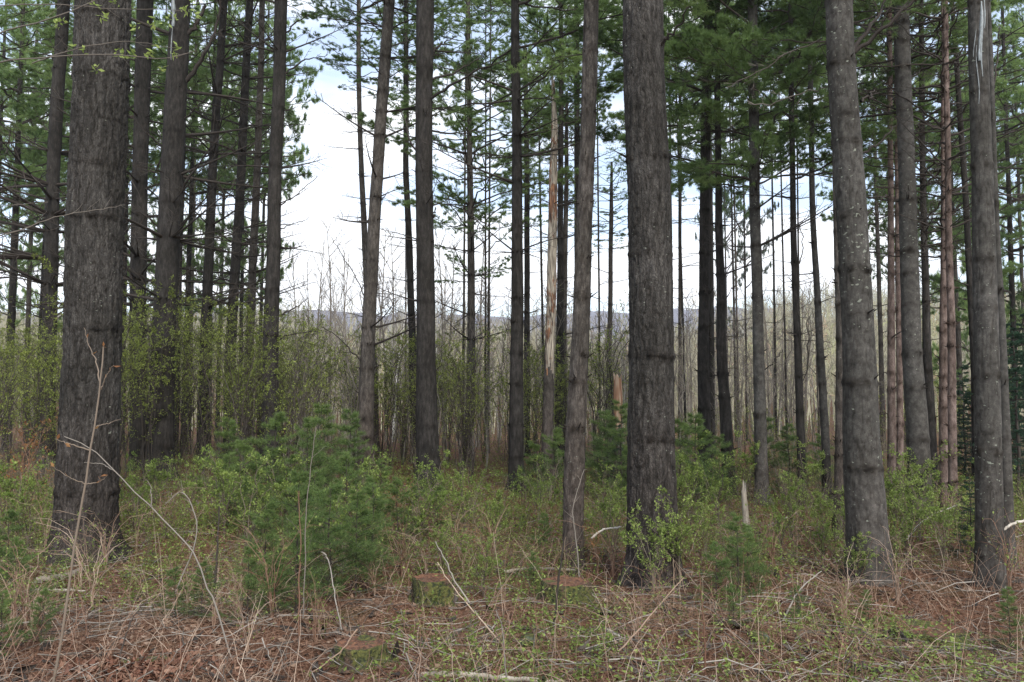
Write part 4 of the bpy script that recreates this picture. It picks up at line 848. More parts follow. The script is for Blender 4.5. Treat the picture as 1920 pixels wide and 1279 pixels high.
# tall leafy shrubs behind the left trunks and through the middle
it = []
for i in range(58):
    px, Y = rg.uniform(-30, 540), rg.uniform(11.5, 24)
    it.append((place_sh('leafy_shrub', SHR[rg.integers(4)], px, Y, rg.uniform(0.9, 1.35) * (1 + 0.015 * (Y - 11)), 'tall leafy shrubs', 'shrub'), px))
for i in range(44):
    px, Y = rg.uniform(540, 1180), rg.uniform(15, 25)
    it.append((place_sh('leafy_shrub', SHR[rg.integers(4)], px, Y, rg.uniform(0.8, 1.35), 'tall leafy shrubs', 'shrub'), px))
for i in range(12):
    px, Y = rg.uniform(1240, 1930), rg.uniform(15, 25)
    it.append((place_sh('leafy_shrub', SHR[rg.integers(4)], px, Y, rg.uniform(0.5, 0.85), 'tall leafy shrubs', 'shrub'), px))
label_by_gap(it, 'yellow-green leafy shrub', 'the tall leafy shrubs')
it = []
for i in range(84):
    px = rg.uniform(520, 1180) if i < 56 else rg.uniform(1230, 1660); Y = rg.uniform(16, 32)
    it.append((place_sh('bare_sapling', BARE[rg.integers(4)], px, Y, rg.uniform(0.7, 1.35), 'bare grey saplings', 'sapling'), px))
label_by_gap(it, 'thin bare grey sapling', 'the thin bare saplings')
# low bright shrubs
it = []
lows = [(1300, 9.5, 1.0), (1340, 10.5, .9), (1290, 12, 1.1), (1260, 7.2, .8), (1480, 10, .8), (1530, 9.5, .7), (1450, 8.2, .6), (1590, 8.6, .7), (1680, 9.2, .9), (1700, 8.5, .8), (1740, 9.0, .9), (1770, 8.2, .7), (1720, 10.2, 1.0), (1660, 7.8, .6), (1800, 8.5, .6),
        (1840, 7.2, .5), (1230, 6.6, .7), (1200, 6.9, .55), (1600, 7.0, .45), (60, 8.8, .9), (20, 9.5, 1.0), (110, 8.5, .7), (360, 10, .9), (420, 9.4, 1.0), (300, 11, .9), (470, 8.8, .9), (250, 9.6, .8), (540, 9.5, 1.0), (880, 9.2, .8), (930, 8.6, .7), (840, 10.2, .9), (1000, 10.5, .8), (1130, 9.8, .8), (780, 8.8, .9), (700, 9.8, 1.0), (1150, 8.2, .7), (1055, 9.2, .7), (1400, 7.4, .5), (1330, 7.8, .6), (820, 7.6, .55), (905, 6.8, .5), (640, 7.4, .8), (1550, 8.0, .5), (1880, 9.5, .8), (1500, 12, .9), (1400, 12.5, 1.0), (1600, 12, .8)]
for px, Y, s in lows:
    px += rg.normal() * 8; it.append((place_sh('low_shrub', SHB[rg.integers(4)], px, Y + rg.normal() * 0.15, s, 'low bright green shrubs', 'shrub'), px))
label_by_gap(it, 'low bright green shrub', 'the low bright green shrubs')
it = []
for i in range(60):
    px = rg.uniform(-20, 1940); Y = gy(rg.uniform(985, 1240))
    if abs(px - 812) < 75 or abs(px - 1062) < 75: Y = max(Y, 7.6)
    it.append((place_sh('bramble', BRAM[rg.integers(5)], px, Y, rg.uniform(0.4, 0.85), 'arching bramble canes', 'bramble'), px))
label_by_gap(it, 'arching tan bramble clump', 'the arching bramble clumps')
it = []
for px, Y, s in [(745, 9.0, .8), (700, 9.4, .6), (1030, 8.6, .6), (10, 10, 1.1), (45, 12, 1.5), (80, 11, .9), (880, 8, .45), (1120, 7.6, .5)]:
    it.append((place_sh('rusty_shrub', RUST[0], px, Y, s, 'rust-leaved shrubs', 'shrub'), px))
label_by_gap(it, 'rust-leaved thin shrub', 'the rust-leaved shrubs')

# young pines and spruces
def young_pine(seed, H=1.5, W=0.75, nl=0.080, wd=0.0032, kn=8, mat='pine_young', levels=8, spruce=False):
    rg_ = np.random.default_rng(seed); n = 8; s = np.linspace(0, 1, n); st = np.zeros((1, n, 3)); st[0, :, 2] = s * H - 0.04; st[0, 1:, :2] += 0.01 * rg_.normal(size=(n - 1, 2))
    w_ = Geo(); f = Geo(); tubes(w_, st, taper(0.012 * H, 0.004, 1, n), 6, 0.4)
    br = []
    for l in range(levels):
        u = 0.08 + 0.86 * l / (levels - 1) if levels > 1 else 0.5; L = W * (1 - u) ** 0.8 + 0.06
        for j in range(6 if spruce else 5):
            a = rg_.uniform(0, 6.28); q = np.linspace(0, 1, 6); LL = L * rg_.uniform(0.4, 1.2); z = (u + rg_.normal() * 0.03) * H + (0.35 * LL * q if not spruce else (-0.1 * LL * q + 0.15 * LL * q * q))
            br.append(np.stack([np.cos(a) * LL * q, np.sin(a) * LL * q, z + rg_.normal() * 0.02], -1))
    br = np.array(br); tubes(w_, br, taper(0.006, 0.0025, len(br), 6), 3, 0.4)
    sec, _, _ = grow(br, 8, 0.2, 0.45, R(48), 0.1 if spruce else 0.25, rg_, 4, flat=True); tubes(w_, sec, taper(0.003, 0.0015, len(sec), 4), 3, 0.4)
    P = []; D = []
    for paths, m_ in ((br, 9), (sec, 5 if not spruce else 6), (st[:, -3:], 4)):
        nn = paths.shape[1]; ff = np.linspace(0.35, 1, m_) * (nn - 1.001); i0 = ff.astype(int); fr = (ff - i0)[None, :, None]
        A, B = paths[:, i0], paths[:, i0 + 1]; P.append((A + (B - A) * fr).reshape(-1, 3)); D.append(unit(B - A).reshape(-1, 3))
    P = np.concatenate(P); D = np.concatenate(D)
    needles(f, P, D, kn, nl, wd, 0.75 if not spruce else 0.9, (0.40 + 0.20 * P[:, 2] / H + 0.17 * rg_.normal(size=len(P))).clip(0, 1), rg_)
    return w_.mesh('stem', M_['twig_dark']), f.mesh('needles', M_[mat], smooth=False)
YP = [young_pine(700 + i, 1.6, 0.72) for i in range(4)]
SPR = [young_pine(720, 2.2, 0.75, 0.022, 0.006, 12, 'spruce', 14, True), young_pine(721, 2.2, 0.65, 0.022, 0.006, 12, 'spruce', 14, True)]
it = []
ypl = [(575, 10.6, .8), (515, 11.2, .9), (655, 10.8, .85), (455, 11.0, .7), (600, 12.0, .95), (715, 10.2, .5), (745, 8.6, .5), (480, 9.4, .6), (430, 9.8, .55), (780, 9.4, .4), (545, 9.6, .6), (425, 12, .8), (650, 8.8, .65), (590, 8.2, .6), (700, 8.6, .5),
       (560, 7.2, .62), (620, 6.7, .6), (500, 7.0, .5), (670, 6.8, .55), (700, 7.5, .55), (335, 5.9, .24), (385, 5.8, .26), (470, 5.7, .33), (520, 5.9, .3), (560, 6.1, .45), (40, 6.4, .35), (20, 7.2, .4), (90, 5.2, .22), (15, 5.0, .25),
       (1040, 13, .75), (1000, 13.4, .6), (1140, 13.5, .9), (1165, 13, 1.0), (1180, 12.4, .6), (1275, 12.2, .85), (1305, 11.6, .9), (1250, 13, .7), (1350, 12.5, .6), (1380, 6.6, .42), (1340, 6.4, .3), (1400, 6.9, .35), (1370, 5.6, .18), (1020, 8.2, .3), (1000, 6.9, .22), (1440, 13.5, .8), (1480, 12.5, .7), (1540, 13, .6), (820, 9.0, .4), (1880, 5.4, .25), (1490, 5.9, .18), (1620, 6.0, .16)]
for px, Y, s in ypl:
    x = at(px, 900, Y)[0]; v = YP[rg.integers(4)]; root = link('young_pine', None, loc=(x, Y, gz(x, Y)), rz=rg.uniform(0, 6.28), scale=(s, s, s), cat='young tree', group='feathery young pines')
    link('stem', v[0], root); link('needles', v[1], root); it.append((root, px))
label_by_gap(it, 'feathery green young pine', 'the feathery young pines')
it = []
for px, Y, s in [(1885, 13.2, 1.15), (1912, 12.4, 1.2), (1935, 13.5, 1.4), (1812, 14.5, 1.0), (1838, 13.8, .9), (1817, 8.3, .38), (1158, 14.2, .55), (1895, 15, 1.4)]:
    x = at(px, 900, Y)[0]; v = SPR[rg.integers(2)]; root = link('young_spruce', None, loc=(x, Y, gz(x, Y)), rz=rg.uniform(0, 6.28), scale=(s, s, s), cat='young tree', group='dark young spruces')
    link('stem', v[0], root); link('needles', v[1], root); it.append((root, px))
label_by_gap(it, 'small dark green spruce', 'the dark young spruces')

# ================================================================== FOREGROUND STEMS (drawn one by one)
rg = np.random.default_rng(71)
def stem_thing(name, label, cat, paths, Y, mat, leaves=None, group=None, twigs=0, tint=0.5, budmat=None):
    """paths: (radius m, [(photo x, photo y, offset in y)...]); first path is the stem"""
    p0 = at(paths[0][1][0][0], paths[0][1][0][1], Y); base = np.array([p0[0], Y + paths[0][1][0][2], gz(p0[0], Y)])
    root = link(name, None, loc=base, label=label, cat=cat, group=group); allP = []
    for i, (r, pts) in enumerate(paths):
        P = np.array([at(a, b, Y) + np.array([0, c, 0]) for a, b, c in pts]) - base
        P = resample(P, 18, rg, 0.0025); g = Geo(); tubes(g, P[None], taper(r, r * (0.45 if i == 0 else 0.3), 1, 18), 7, tint)
        if twigs and len(P):
            c, _, _ = grow(P[None], twigs, 0.3, 0.16, R(45), 0.3, rg, 5, wob=0.3); tubes(g, c, taper(r * 0.3, 0.0008, len(c), 5), 4, tint); allP.append(c.reshape(-1, 3))
        allP.append(P[5:]); link('stem' if i == 0 else 'branch', g.mesh('stem', M_[mat]), root)
    if leaves:
        A = np.concatenate(allP); i = rg.integers(0, len(A), leaves[1]); f = Geo(); L = leaves[2] * rg.uniform(0.6, 1.2, leaves[1])
        cardleaf(f, A[i], rg.normal(size=(leaves[1], 3)) + np.array([0, 0, leaves[3] if len(leaves) > 3 else 0.3]), L, L * 0.5, 0.5 + 0.2 * rg.normal(size=leaves[1]), rg, 0.15); link('leaves', f.mesh('leaves', M_[leaves[0]], smooth=False), root)
    return root
stem_thing('tan_sapling', 'tall thin tan sapling in front of the broad rough pine', 'sapling',
    [(0.0078, [(98, 1290, 0), (118, 1180, 0), (132, 1080, 0), (150, 960, 0), (165, 880, 0), (176, 800, 0), (188, 720, 0), (194, 650, 0)]),
     (0.004, [(190, 730, 0), (205, 705, -.03), (222, 684, -.05)]), (0.004, [(187, 715, 0), (175, 680, .03), (160, 650, .05), (148, 612, .05)]),
     (0.004, [(170, 845, 0), (140, 832, -.04), (115, 822, -.06)]), (0.003, [(180, 800, 0), (200, 793, .04), (216, 786, .06)]), (0.003, [(163, 908, 0), (180, 905, .04), (192, 892, .06)]), (0.003, [(163, 908, 0), (140, 895, -.04), (114, 875, -.06)])],
    4.3, 'twig_sap', ('leaf_rust', 16, 0.035, 1.2), tint=0.2)
stem_thing('arching_stem', 'pale arching bare stem sweeping from the broad rough pine down to the right', 'dead stem',
    [(0.0055, [(452, 1290, 0), (432, 1230, 0), (405, 1135, 0), (388, 1100, 0), (366, 1040, 0), (340, 1010, 0), (300, 968, 0), (255, 925, 0), (215, 882, 0), (172, 842, 0), (120, 820, 0)]),
     (0.004, [(285, 950, 0), (278, 915, .03), (268, 900, .04)]), (0.004, [(215, 884, 0), (188, 872, .03), (150, 868, .04)])], 4.9, 'twig_grey', tint=0.62, group='bare foreground stems')
FS = [  # label, radius, points, Y, mat, tint
    ('straight pale grey stick-like stem in front of the left young pines', .005, [(568, 1160, 0), (572, 1060, 0), (574, 960, 0), (585, 860, 0), (592, 800, 0)], 5.7, 'twig_grey', .65),
    ('orange-brown straight cane in front of the young pines', .006, [(562, 1230, 0), (560, 1120, 0), (563, 1020, 0), (560, 920, 0)], 5.3, 'twig_tan', .3),
    ('dark upright mossy stick between the forked and lone black pines', .011, [(400, 1130, 0), (407, 1040, 0), (411, 950, 0)], 6.0, 'twig_dark', .5),
    ('dark slanting stem rising from the right mossy stump', .010, [(1038, 1180, 0), (1046, 1100, 0), (1055, 1030, 0), (1062, 985, 0)], 5.8, 'twig_dark', .4),
    ('crooked white twig curving near the young pines', .005, [(640, 1180, 0), (625, 1100, 0), (616, 1050, 0), (605, 1035, 0)], 5.4, 'twig_grey', .72),
    ('long leaning tan cane crossing below the mossy stumps', .006, [(960, 1230, 0), (900, 1160, 0), (850, 1100, 0), (820, 1055, 0)], 5.4, 'twig_tan', .7),
    ('white curving twig standing right of the young pines', .0055, [(950, 1279, 0), (945, 1220, 0), (942, 1180, 0), (930, 1145, 0)], 4.6, 'twig_grey', .72),
    ('tan cane leaning across toward the thick central pine', .006, [(1140, 1240, 0), (1190, 1190, 0), (1240, 1130, 0), (1282, 1082, 0)], 5.0, 'twig_tan', .7),
    ('brown upright cane with few leaves right of the central pine', .006, [(1322, 1285, 0), (1322, 1210, 0), (1316, 1130, 0), (1310, 1060, 0)], 4.8, 'twig_tan', .25),
    ('orange cane leaning left at the foot of the young pines', .005, [(670, 1180, 0), (640, 1220, 0), (600, 1250, 0), (560, 1279, 0)], 4.8, 'twig_tan', .6),
    ('thin crooked pale stem at the right side of the broad rough pine', .006, [(330, 1110, 0), (370, 1000, 0), (345, 925, 0), (310, 945, 0)], 6.4, 'twig_grey', .65),
    ('bent bleached twig forking over the pine needles right of the central pine', .007, [(1470, 1160, 0), (1490, 1120, 0), (1510, 1095, 0), (1540, 1070, 0)], 5.9, 'twig_grey', .72),
    ('slanting dark twig on the needle floor of the left side', .005, [(225, 1230, 0), (240, 1180, 0), (262, 1140, 0), (290, 1120, 0)], 5.0, 'twig_dark', .6),
    ('white upright dead twig beside the slim scaly pine', .006, [(1088, 1100, 0), (1080, 1010, 0), (1075, 950, 0), (1095, 880, 0)], 6.8, 'twig_grey', .72),
    ('tall pale stem leaning over the moss stump beside the young pines', .006, [(880, 1130, 0), (850, 1085, 0), (835, 1050, 0), (815, 1015, 0)], 5.8, 'twig_grey', .72)]
for lab, r, pts, Y, mt, tn in FS:
    stem_thing('slender_cane', lab, 'cane', [(r, pts)], Y, mt, leaves=('leaf_bright', 40, 0.02) if 'leaves' in lab or 'cane' in lab else None, twigs=6, tint=tn, group='bare foreground stems')
# overhanging maple twig, its tree just outside the frame
stem_thing('maple_tree', 'young maple reaching in with thin twigs of yellow-green new leaves', 'tree',
    [(0.03, [(-110, 1240, 0), (-105, 800, 0), (-95, 300, 0), (-90, -120, 0)]), (0.006, [(-95, 150, 0), (0, 118, 0), (110, 120, -.1), (240, 122, -.15), (330, 135, -.2), (390, 122, -.2)]),
     (0.006, [(-95, 90, 0), (0, 62, 0), (120, 45, -.1), (200, 12, -.1), (260, -30, -.1)]), (0.004, [(60, 119, 0), (130, 95, 0), (230, 78, 0), (330, 90, 0)]), (0.005, [(-95, 20, 0), (60, 8, 0), (200, 15, 0), (350, 20, 0)]),
     (0.004, [(-95, 470, 0), (40, 430, 0), (110, 405, 0), (190, 392, 0), (236, 384, 0)]), (0.0035, [(-95, 400, 0), (20, 385, 0), (90, 380, 0)])], 5.0, 'twig_grey', tint=0.4, twigs=5)
def maple_clusters():
    root = [o for o in bpy.data.objects if o.name.startswith('maple_tree')][0]; base = np.array(root.location); f = Geo(); P = []
    for px, py in [(198, 32), (195, 30), (157, 93), (150, 88), (225, 98), (228, 100), (282, 45), (290, 40), (275, 100), (285, 92), (300, 85), (322, 100), (335, 92), (215, 8), (180, 10), (350, 22), (365, 28), (345, 18), (320, 30), (110, 44), (180, 130), (360, 2), (105, 42), (255, 50), (250, 100), (305, 130), (118, 40), (315, 35)]:
        c = at(px, py, 5.0 + rg.normal() * 0.1) - base
        for _ in range(6): P.append(c + 0.012 * rg.normal(size=3))
    P = np.array(P); n = len(P); L = rg.uniform(0.03, 0.05, n); cardleaf(f, P, rg.normal(size=(n, 3)) * np.array([1, 1, .6]), L, L * 0.42, 0.75 + 0.15 * rg.normal(size=n), rg, 0.1)
    link('new_leaves', f.mesh('new_leaves', M_['leaf_bright'], smooth=False), root)
maple_clusters()

# ================================================================== STUMPS, LOGS, ROCK
def lump(sx, sy, sz, seed, flat=None, n=48, amp=0.14):
    g = Geo(); u = np.linspace(0, 2 * math.pi, n, endpoint=False); v = np.linspace(0.0, math.pi, n // 2)
    U, Vv = np.meshgrid(u, v); X = np.sin(Vv) * np.cos(U); Y = np.sin(Vv) * np.sin(U); Z = np.cos(Vv)
    r = 1 + amp * vnoise(X * 2 + seed, Y * 2, Z * 2) + amp * 0.5 * vnoise(X * 6 + seed, Y * 6, Z * 6) + amp * 0.2 * vnoise(X * 16, Y * 16, Z * 16 + seed)
    X, Y, Z = X * r * sx, Y * r * sy, Z * r * sz
    idx = np.arange(X.size).reshape(X.shape); a = idx[:-1]; b = np.roll(a, -1, 1); d = idx[1:]; c = np.roll(d, -1, 1)
    g.add(np.stack([X, Y, Z], -1), np.stack([a, d, c, b], -1).reshape(-1, 4)); return g
def stump(px, pyb, rad, h, label, seed):
    Y = gy(pyb) + rad; x = at(px, pyb, Y)[0]; rg_ = np.random.default_rng(seed); n = 48; th = np.arange(n) * 2 * math.pi / n
    prof = [(1.35, -0.08), (1.18, 0.03), (1.03, 0.25), (0.97, 0.6), (0.96, 0.92), (0.90, 1.0)]
    g = Geo(); rings = []
    lob = 1 + 0.09 * np.sin(th * 4 + seed) + 0.05 * np.sin(th * 9)
    for k, (rr, hh) in enumerate(prof):
        q = rad * rr * (1 + (lob - 1) * (1.4 - hh)) * (1 + 0.05 * vnoise(np.cos(th) * 6 + seed, np.sin(th) * 6, th * 0 + k)); rings.append(np.stack([np.cos(th) * q, np.sin(th) * q, hh * h + 0.03 * h * vnoise(np.cos(th) * 3, np.sin(th) * 3 + seed, th * 0) * (hh > .5) + 0 * th], -1))
    V = np.concatenate(rings); idx = np.arange(len(V)).reshape(len(prof), n); a = idx[:-1]; b = np.roll(a, -1, 1); d = idx[1:]; c = np.roll(d, -1, 1)
    g.add(V, np.stack([a, b, c, d], -1).reshape(-1, 4))
    root = link('tree_stump', None, loc=(x, Y, gz(x, Y)), label=label, cat='stump', group='mossy cut stumps'); link('mossy_side', g.mesh('mossy_side', M_['moss']), root)
    t_ = Geo(); rr2 = []
    for k in range(6):
        f = 1 - k / 5.0; q = np.array(rings[-1]) * np.array([f, f, 1]); q[:, 2] += -0.012 + 0.02 * vnoise(q[:, 0] * 14 + seed, q[:, 1] * 14) ; 
        if k == 0: q = np.array(rings[-1]) * np.array([0.995, 0.995, 1])
        rr2.append(q)
    V = np.concatenate(rr2); idx = np.arange(len(V)).reshape(6, n); a = idx[:-1]; b = np.roll(a, -1, 1); d = idx[1:]; c = np.roll(d, -1, 1)
    t_.add(V, np.stack([a, b, c, d], -1).reshape(-1, 4)); link('cut_face', t_.mesh('cut_face', M_['cutwood']), root)
stump(812, 1135, 0.17, 0.21, 'low mossy cut stump near the young pines, left one of two alike', 3)
stump(1062, 1138, 0.20, 0.18, 'low mossy cut stump with a dark stem rising beside it', 8)
stump(675, 1254, 0.16, 0.10, 'small sunken mossy stump with hollow dark side', 14)
stump(1745, 1215, 0.24, 0.10, 'flat rotten mossy stump in the needle floor below the lichen-flecked pine', 19)
def rock(px, pyb, s, label, seed):
    Y = gy(pyb); x = at(px, pyb, Y)[0]; g = lump(s, s * 0.8, s * 0.62, seed); link('mossy_rock', g.mesh('mossy_rock', M_['mossrock']), loc=(x, Y, gz(x, Y) + s * 0.22), label=label, cat='rock', rz=seed)
rock(992, 1208, 0.075, 'small round dark green mossy rock on brown needles', 2)
rock(1425, 1215, 0.07, 'little dark mossy stone right of the brown cane', 5)
def log(label, pts, r, Y, mat, name='fallen_log', tint=0.7, sides=14, rough=0.1, r1=None):
    P = []
    for px, py, *o_ in pts:
        yy = Y if Y else gy(py); p = at(px, py, yy); P.append(p)
    P = np.array(P); base = np.array([P[0][0], P[0][1], gz(P[0][0], P[0][1])])
    Q = resample(P - base, 26, rg, 0.002); g = Geo(); rr = np.linspace(r, r1 or r * 0.8, 26) * (1 + rough * rg.normal(size=26) * 0.5); rr[0] *= 0.6; rr[-1] *= 0.5
    tubes(g, Q[None], rr[None], sides, 0.5)
    V, Qd, Tr, T = g.packed(); g2 = Geo(); g2.add(V + 0.004 * vnoise(V[:, 0] * 30, V[:, 1] * 30, V[:, 2] * 30)[:, None], Qd, np.clip(tint + 0.3 * vnoise(V[:, 0] * 14, V[:, 1] * 60, V[:, 2] * 60), 0, 1))
    link(name, g2.mesh(name, M_[mat]), loc=base, label=label, cat='log' if name == 'fallen_log' else 'branch', group='fallen wood')
log('long pale peeled log lying along the very bottom of the view', [(790, 1264), (860, 1266), (950, 1272), (1080, 1281)], 0.017, None, 'bare_wood', tint=0.5, rough=0.25)
log('weathered dark wood splinter leaning over the pale peeled log', [(1012, 1279), (1030, 1262)], 0.018, 4.45, 'moss', 'fallen_branch', r1=0.006)
log('mossy half-buried log by the leaf pile at the bottom left', [(180, 1262), (240, 1246), (310, 1240), (370, 1252)], 0.035, None, 'moss')
log('bleached arching branch propped left of the thick central pine', [(1108, 1010), (1130, 994), (1165, 988)], 0.011, 7.6, 'bare_wood', 'fallen_branch', 0.9, r1=0.008)
log('pale broken stick angled on the floor before the thick central pine', [(1128, 1176), (1155, 1190), (1185, 1206)], 0.012, None, 'bare_wood', 'fallen_branch', 0.8)
log('pale log far back, lying among shrubs left of the slim scaly pine', [(945, 1072), (1000, 1066), (1080, 1069)], 0.016, None, 'bare_wood', tint=0.35)
log('whitish branch propped diagonally right of the lichen-flecked pine', [(1700, 1012), (1722, 985), (1750, 965)], 0.010, 8.4, 'bare_wood', 'fallen_branch', 0.9)
log('thin pale branch continuing upward beside the reddish pair', [(1752, 963), (1775, 955), (1800, 945)], 0.007, 8.4, 'bare_wood', 'fallen_branch', 0.7)
log('bleached broken branch jutting right of the resin-streaked pine', [(1880, 995), (1898, 983), (1925, 975)], 0.012, 7.0, 'bare_wood', 'fallen_branch', 0.95)
log('slender whitish branch crossed behind the grey stub stump', [(1440, 985), (1465, 975), (1495, 960)], 0.009, 10.0, 'bare_wood', 'fallen_branch', 0.8)
log('long tan stick lying on needles left of the broad rough pine', [(20, 1110), (90, 1106), (160, 1108)], 0.010, None, 'bare_wood', 'fallen_branch', 0.6)
log('grey log at the foot of the broad rough pine, left side', [(65, 1088), (120, 1080), (160, 1066)], 0.03, None, 'bare_wood', tint=0.3)

# ================================================================== FLOOR COVER (uncountable)
def scatter(n, y0, y1, rg_, power=1.0, half=0.72):
    u = rg_.uniform(size=n); Y = y0 * (y1 / y0) ** (u ** power); X = rg_.uniform(-half, half, n) * (Y + 1.0); return X, Y
def clear_of_stumps(X, Y):
    k = np.ones(len(X), bool)
    for px, py in ((812, 1135), (1062, 1138), (675, 1254), (1745, 1215)):
        ys = gy(py); xs = at(px, py, ys)[0]; k &= ~((np.abs(X - xs) < 0.28) & (Y > ys - 0.8) & (Y < ys + 0.1))
    return k
def cover():
    rg_ = np.random.default_rng(90)
    # leaf litter
    n = 42000; X, Y = scatter(n, 3.2, 16, rg_); Z = ground(X, Y) + 0.008; g = Geo(); d = rg_.normal(size=(n, 3)); d[:, 2] *= 0.35
    L = rg_.uniform(0.02, 0.055, n); cardleaf(g, np.stack([X, Y, Z], -1), d, L, L * 0.6, (0.45 + 0.22 * vnoise(X * 1.5, Y * 1.5) + 0.2 * rg_.normal(size=n)).clip(0, 1), rg_, 0.2, up=(0, 0, 1.5))
    link('leaf_litter', g.mesh('leaf_litter', M_['litter'], smooth=False), label='brown and tan dead leaves scattered over the forest floor', cat='leaf litter', kind='stuff')
    # drift of larger red-brown leaves near the bottom left
    n = 1500; c = at(255, 1262, gy(1262)); X = c[0] + rg_.normal(size=n) * 0.28; Y = c[1] + rg_.normal(size=n) * 0.14; hh = 0.07 * np.exp(-((X - c[0]) / 0.25) ** 2 - ((Y - c[1]) / 0.14) ** 2)
    g = Geo(); d = rg_.normal(size=(n, 3)); d[:, 2] *= 0.5; L = rg_.uniform(0.03, 0.06, n); cardleaf(g, np.stack([X, Y, ground(X, Y) + 0.01 + hh * rg_.uniform(0.2, 1, n)], -1), d, L, L * 0.6, (0.5 + 0.2 * rg_.normal(size=n)).clip(0, 1), rg_, 0.25, up=(0, 0, 1.2))
    link('leaf_drift', g.mesh('leaf_drift', M_['leaf_drift'], smooth=False), label='small drift of red-brown dead leaves beside the mossy half-buried log', cat='leaf litter', kind='stuff')
    # fallen needles
    n = 130000; X, Y = scatter(n, 3.2, 13, rg_); g = Geo(); Z = ground(X, Y) + rg_.uniform(0.004, 0.02, n); d = rg_.normal(size=(n, 3)); d[:, 2] *= 0.18; d = unit(d); L = rg_.uniform(0.05, 0.12, n)[:, None]
    s = unit(np.cross(d, np.array([0, 0, 1.0]) + 0.3 * rg_.normal(size=(n, 3)))) * 0.0016; p = np.stack([X, Y, Z], -1)
    g.add(np.stack([p + s, p - s, p + d * L], 1), np.arange(n * 3).reshape(-1, 3), np.repeat((0.45 + 0.25 * vnoise(X * 1.2 + 5, Y * 1.2) + 0.2 * rg_.normal(size=n)).clip(0, 1), 3))
    link('fallen_needles', g.mesh('fallen_needles', M_['fallen_needle'], smooth=False), label='reddish fallen pine needles matting the forest floor', cat='pine needles', kind='stuff')
    # dead stalks and canes
    n = 5200; X, Y = scatter(n, 3.4, 15, rg_); kp = (vnoise(X * 0.9, Y * 0.9 + 40) > rg_.uniform(-0.9, 0.35, n)) & clear_of_stumps(X, Y); X, Y = X[kp], Y[kp]; n = len(X); k = 7; a = rg_.uniform(0, 6.28, n); H = rg_.uniform(0.06, 0.50, n) * (0.6 + 0.25 * (vnoise(X * 0.8, Y * 0.8) + 1)) * (1 - 0.45 * sstep(7, 11, Y)); out = H * rg_.uniform(0.1, 1.6, n); s = np.linspace(0, 1, k)
    P = np.zeros((n, k, 3)); P[:, :, 0] = X[:, None] + np.cos(a)[:, None] * out[:, None] * s; P[:, :, 1] = Y[:, None] + np.sin(a)[:, None] * out[:, None] * s
    drop = rg_.uniform(0.0, 1.1, n)[:, None]; P[:, :, 2] = ground(X, Y)[:, None] + H[:, None] * (s * 1.6 - drop * s * s * 1.1); P[:, 1:] += 0.006 * rg_.normal(size=(n, k - 1, 3))
    g = Geo(); tubes(g, P, taper(rg_.uniform(0.0011, 0.003, n), 0.0009, n, k), 3, rg_.uniform(0.1, 1.0, n))
    link('dead_stalks', g.mesh('dead_stalks', M_['twig_tan']), label='tangle of dead tan stalks and thin canes over the forest floor', cat='dead stalks', kind='stuff')
    # rotten bark and dark humus pieces
    n = 1600; X, Y = scatter(n, 3.3, 12, rg_); g = Geo(); d = rg_.normal(size=(n, 3)); d[:, 2] *= 0.25; L = rg_.uniform(0.05, 0.16, n)
    cardleaf(g, np.stack([X, Y, ground(X, Y) + 0.018], -1), d, L, L * 0.45, (0.3 + 0.25 * rg_.normal(size=n)).clip(0, 1), rg_, 0.3, up=(0, 0, 2.0))
    link('bark_flakes', g.mesh('bark_flakes', M_['twig_dark'], smooth=False), label='dark rotten bark flakes lying among the fallen needles', cat='bark flakes', kind='stuff')
    # lying twigs
    n = 3400; X, Y = scatter(n, 3.3, 15, rg_); a = rg_.uniform(0, 6.28, n); L = rg_.uniform(0.1, 0.7, n); s = np.linspace(-.5, .5, 5); P = np.zeros((n, 5, 3))
    P[:, :, 0] = X[:, None] + np.cos(a)[:, None] * L[:, None] * s; P[:, :, 1] = Y[:, None] + np.sin(a)[:, None] * L[:, None] * s; P[:, :, 2] = ground(P[:, :, 0], P[:, :, 1]) + 0.015 + rg_.uniform(0, 0.05, n)[:, None] + s[None] * rg_.normal(size=n)[:, None] * 0.06; P += 0.008 * rg_.normal(size=P.shape)
    g = Geo(); tubes(g, P, taper(rg_.uniform(0.0015, 0.006, n), 0.001, n, 5), 4, rg_.uniform(0.0, 1.0, n)); link('fallen_twigs', g.mesh('fallen_twigs', M_['twig_grey']), label='grey fallen twigs strewn across the forest floor', cat='twigs', kind='stuff')
    # green ground plants
    n = 15000; X, Y = scatter(n, 3.8, 20, rg_, 0.8); dens = 1.4 * vnoise(X * 0.9 + 11, Y * 0.9) + 1.1 * sstep(5.6, 8.0, Y) - 0.55; keep = dens > rg_.uniform(-0.9, 0.7, n); X, Y = X[keep], Y[keep]; n = len(X)
    H = rg_.uniform(0.05, 0.32, n) * (0.7 + 0.6 * sstep(5.5, 9, Y)); k = 5; s = np.linspace(0, 1, k); P = np.zeros((n, k, 3)); dx = rg_.normal(size=(n, 2)) * H[:, None] * 0.4
    P[:, :, 0] = X[:, None] + dx[:, :1] * s; P[:, :, 1] = Y[:, None] + dx[:, 1:] * s; P[:, :, 2] = ground(X, Y)[:, None] + H[:, None] * s; g = Geo(); tubes(g, P, taper(0.0016, 0.0008, n, k), 3, 0.2)
    m_ = 11; f = rg_.uniform(0.3, 1.0, (n, m_)); pos = P[:, :1] + (P[:, -1:] - P[:, :1]) * f[..., None]; pos = pos.reshape(-1, 3) + 0.022 * rg_.normal(size=(n * m_, 3)); d = rg_.normal(size=(n * m_, 3)) * np.array([1, 1, 0.4]); L = rg_.uniform(0.008, 0.036, n * m_)
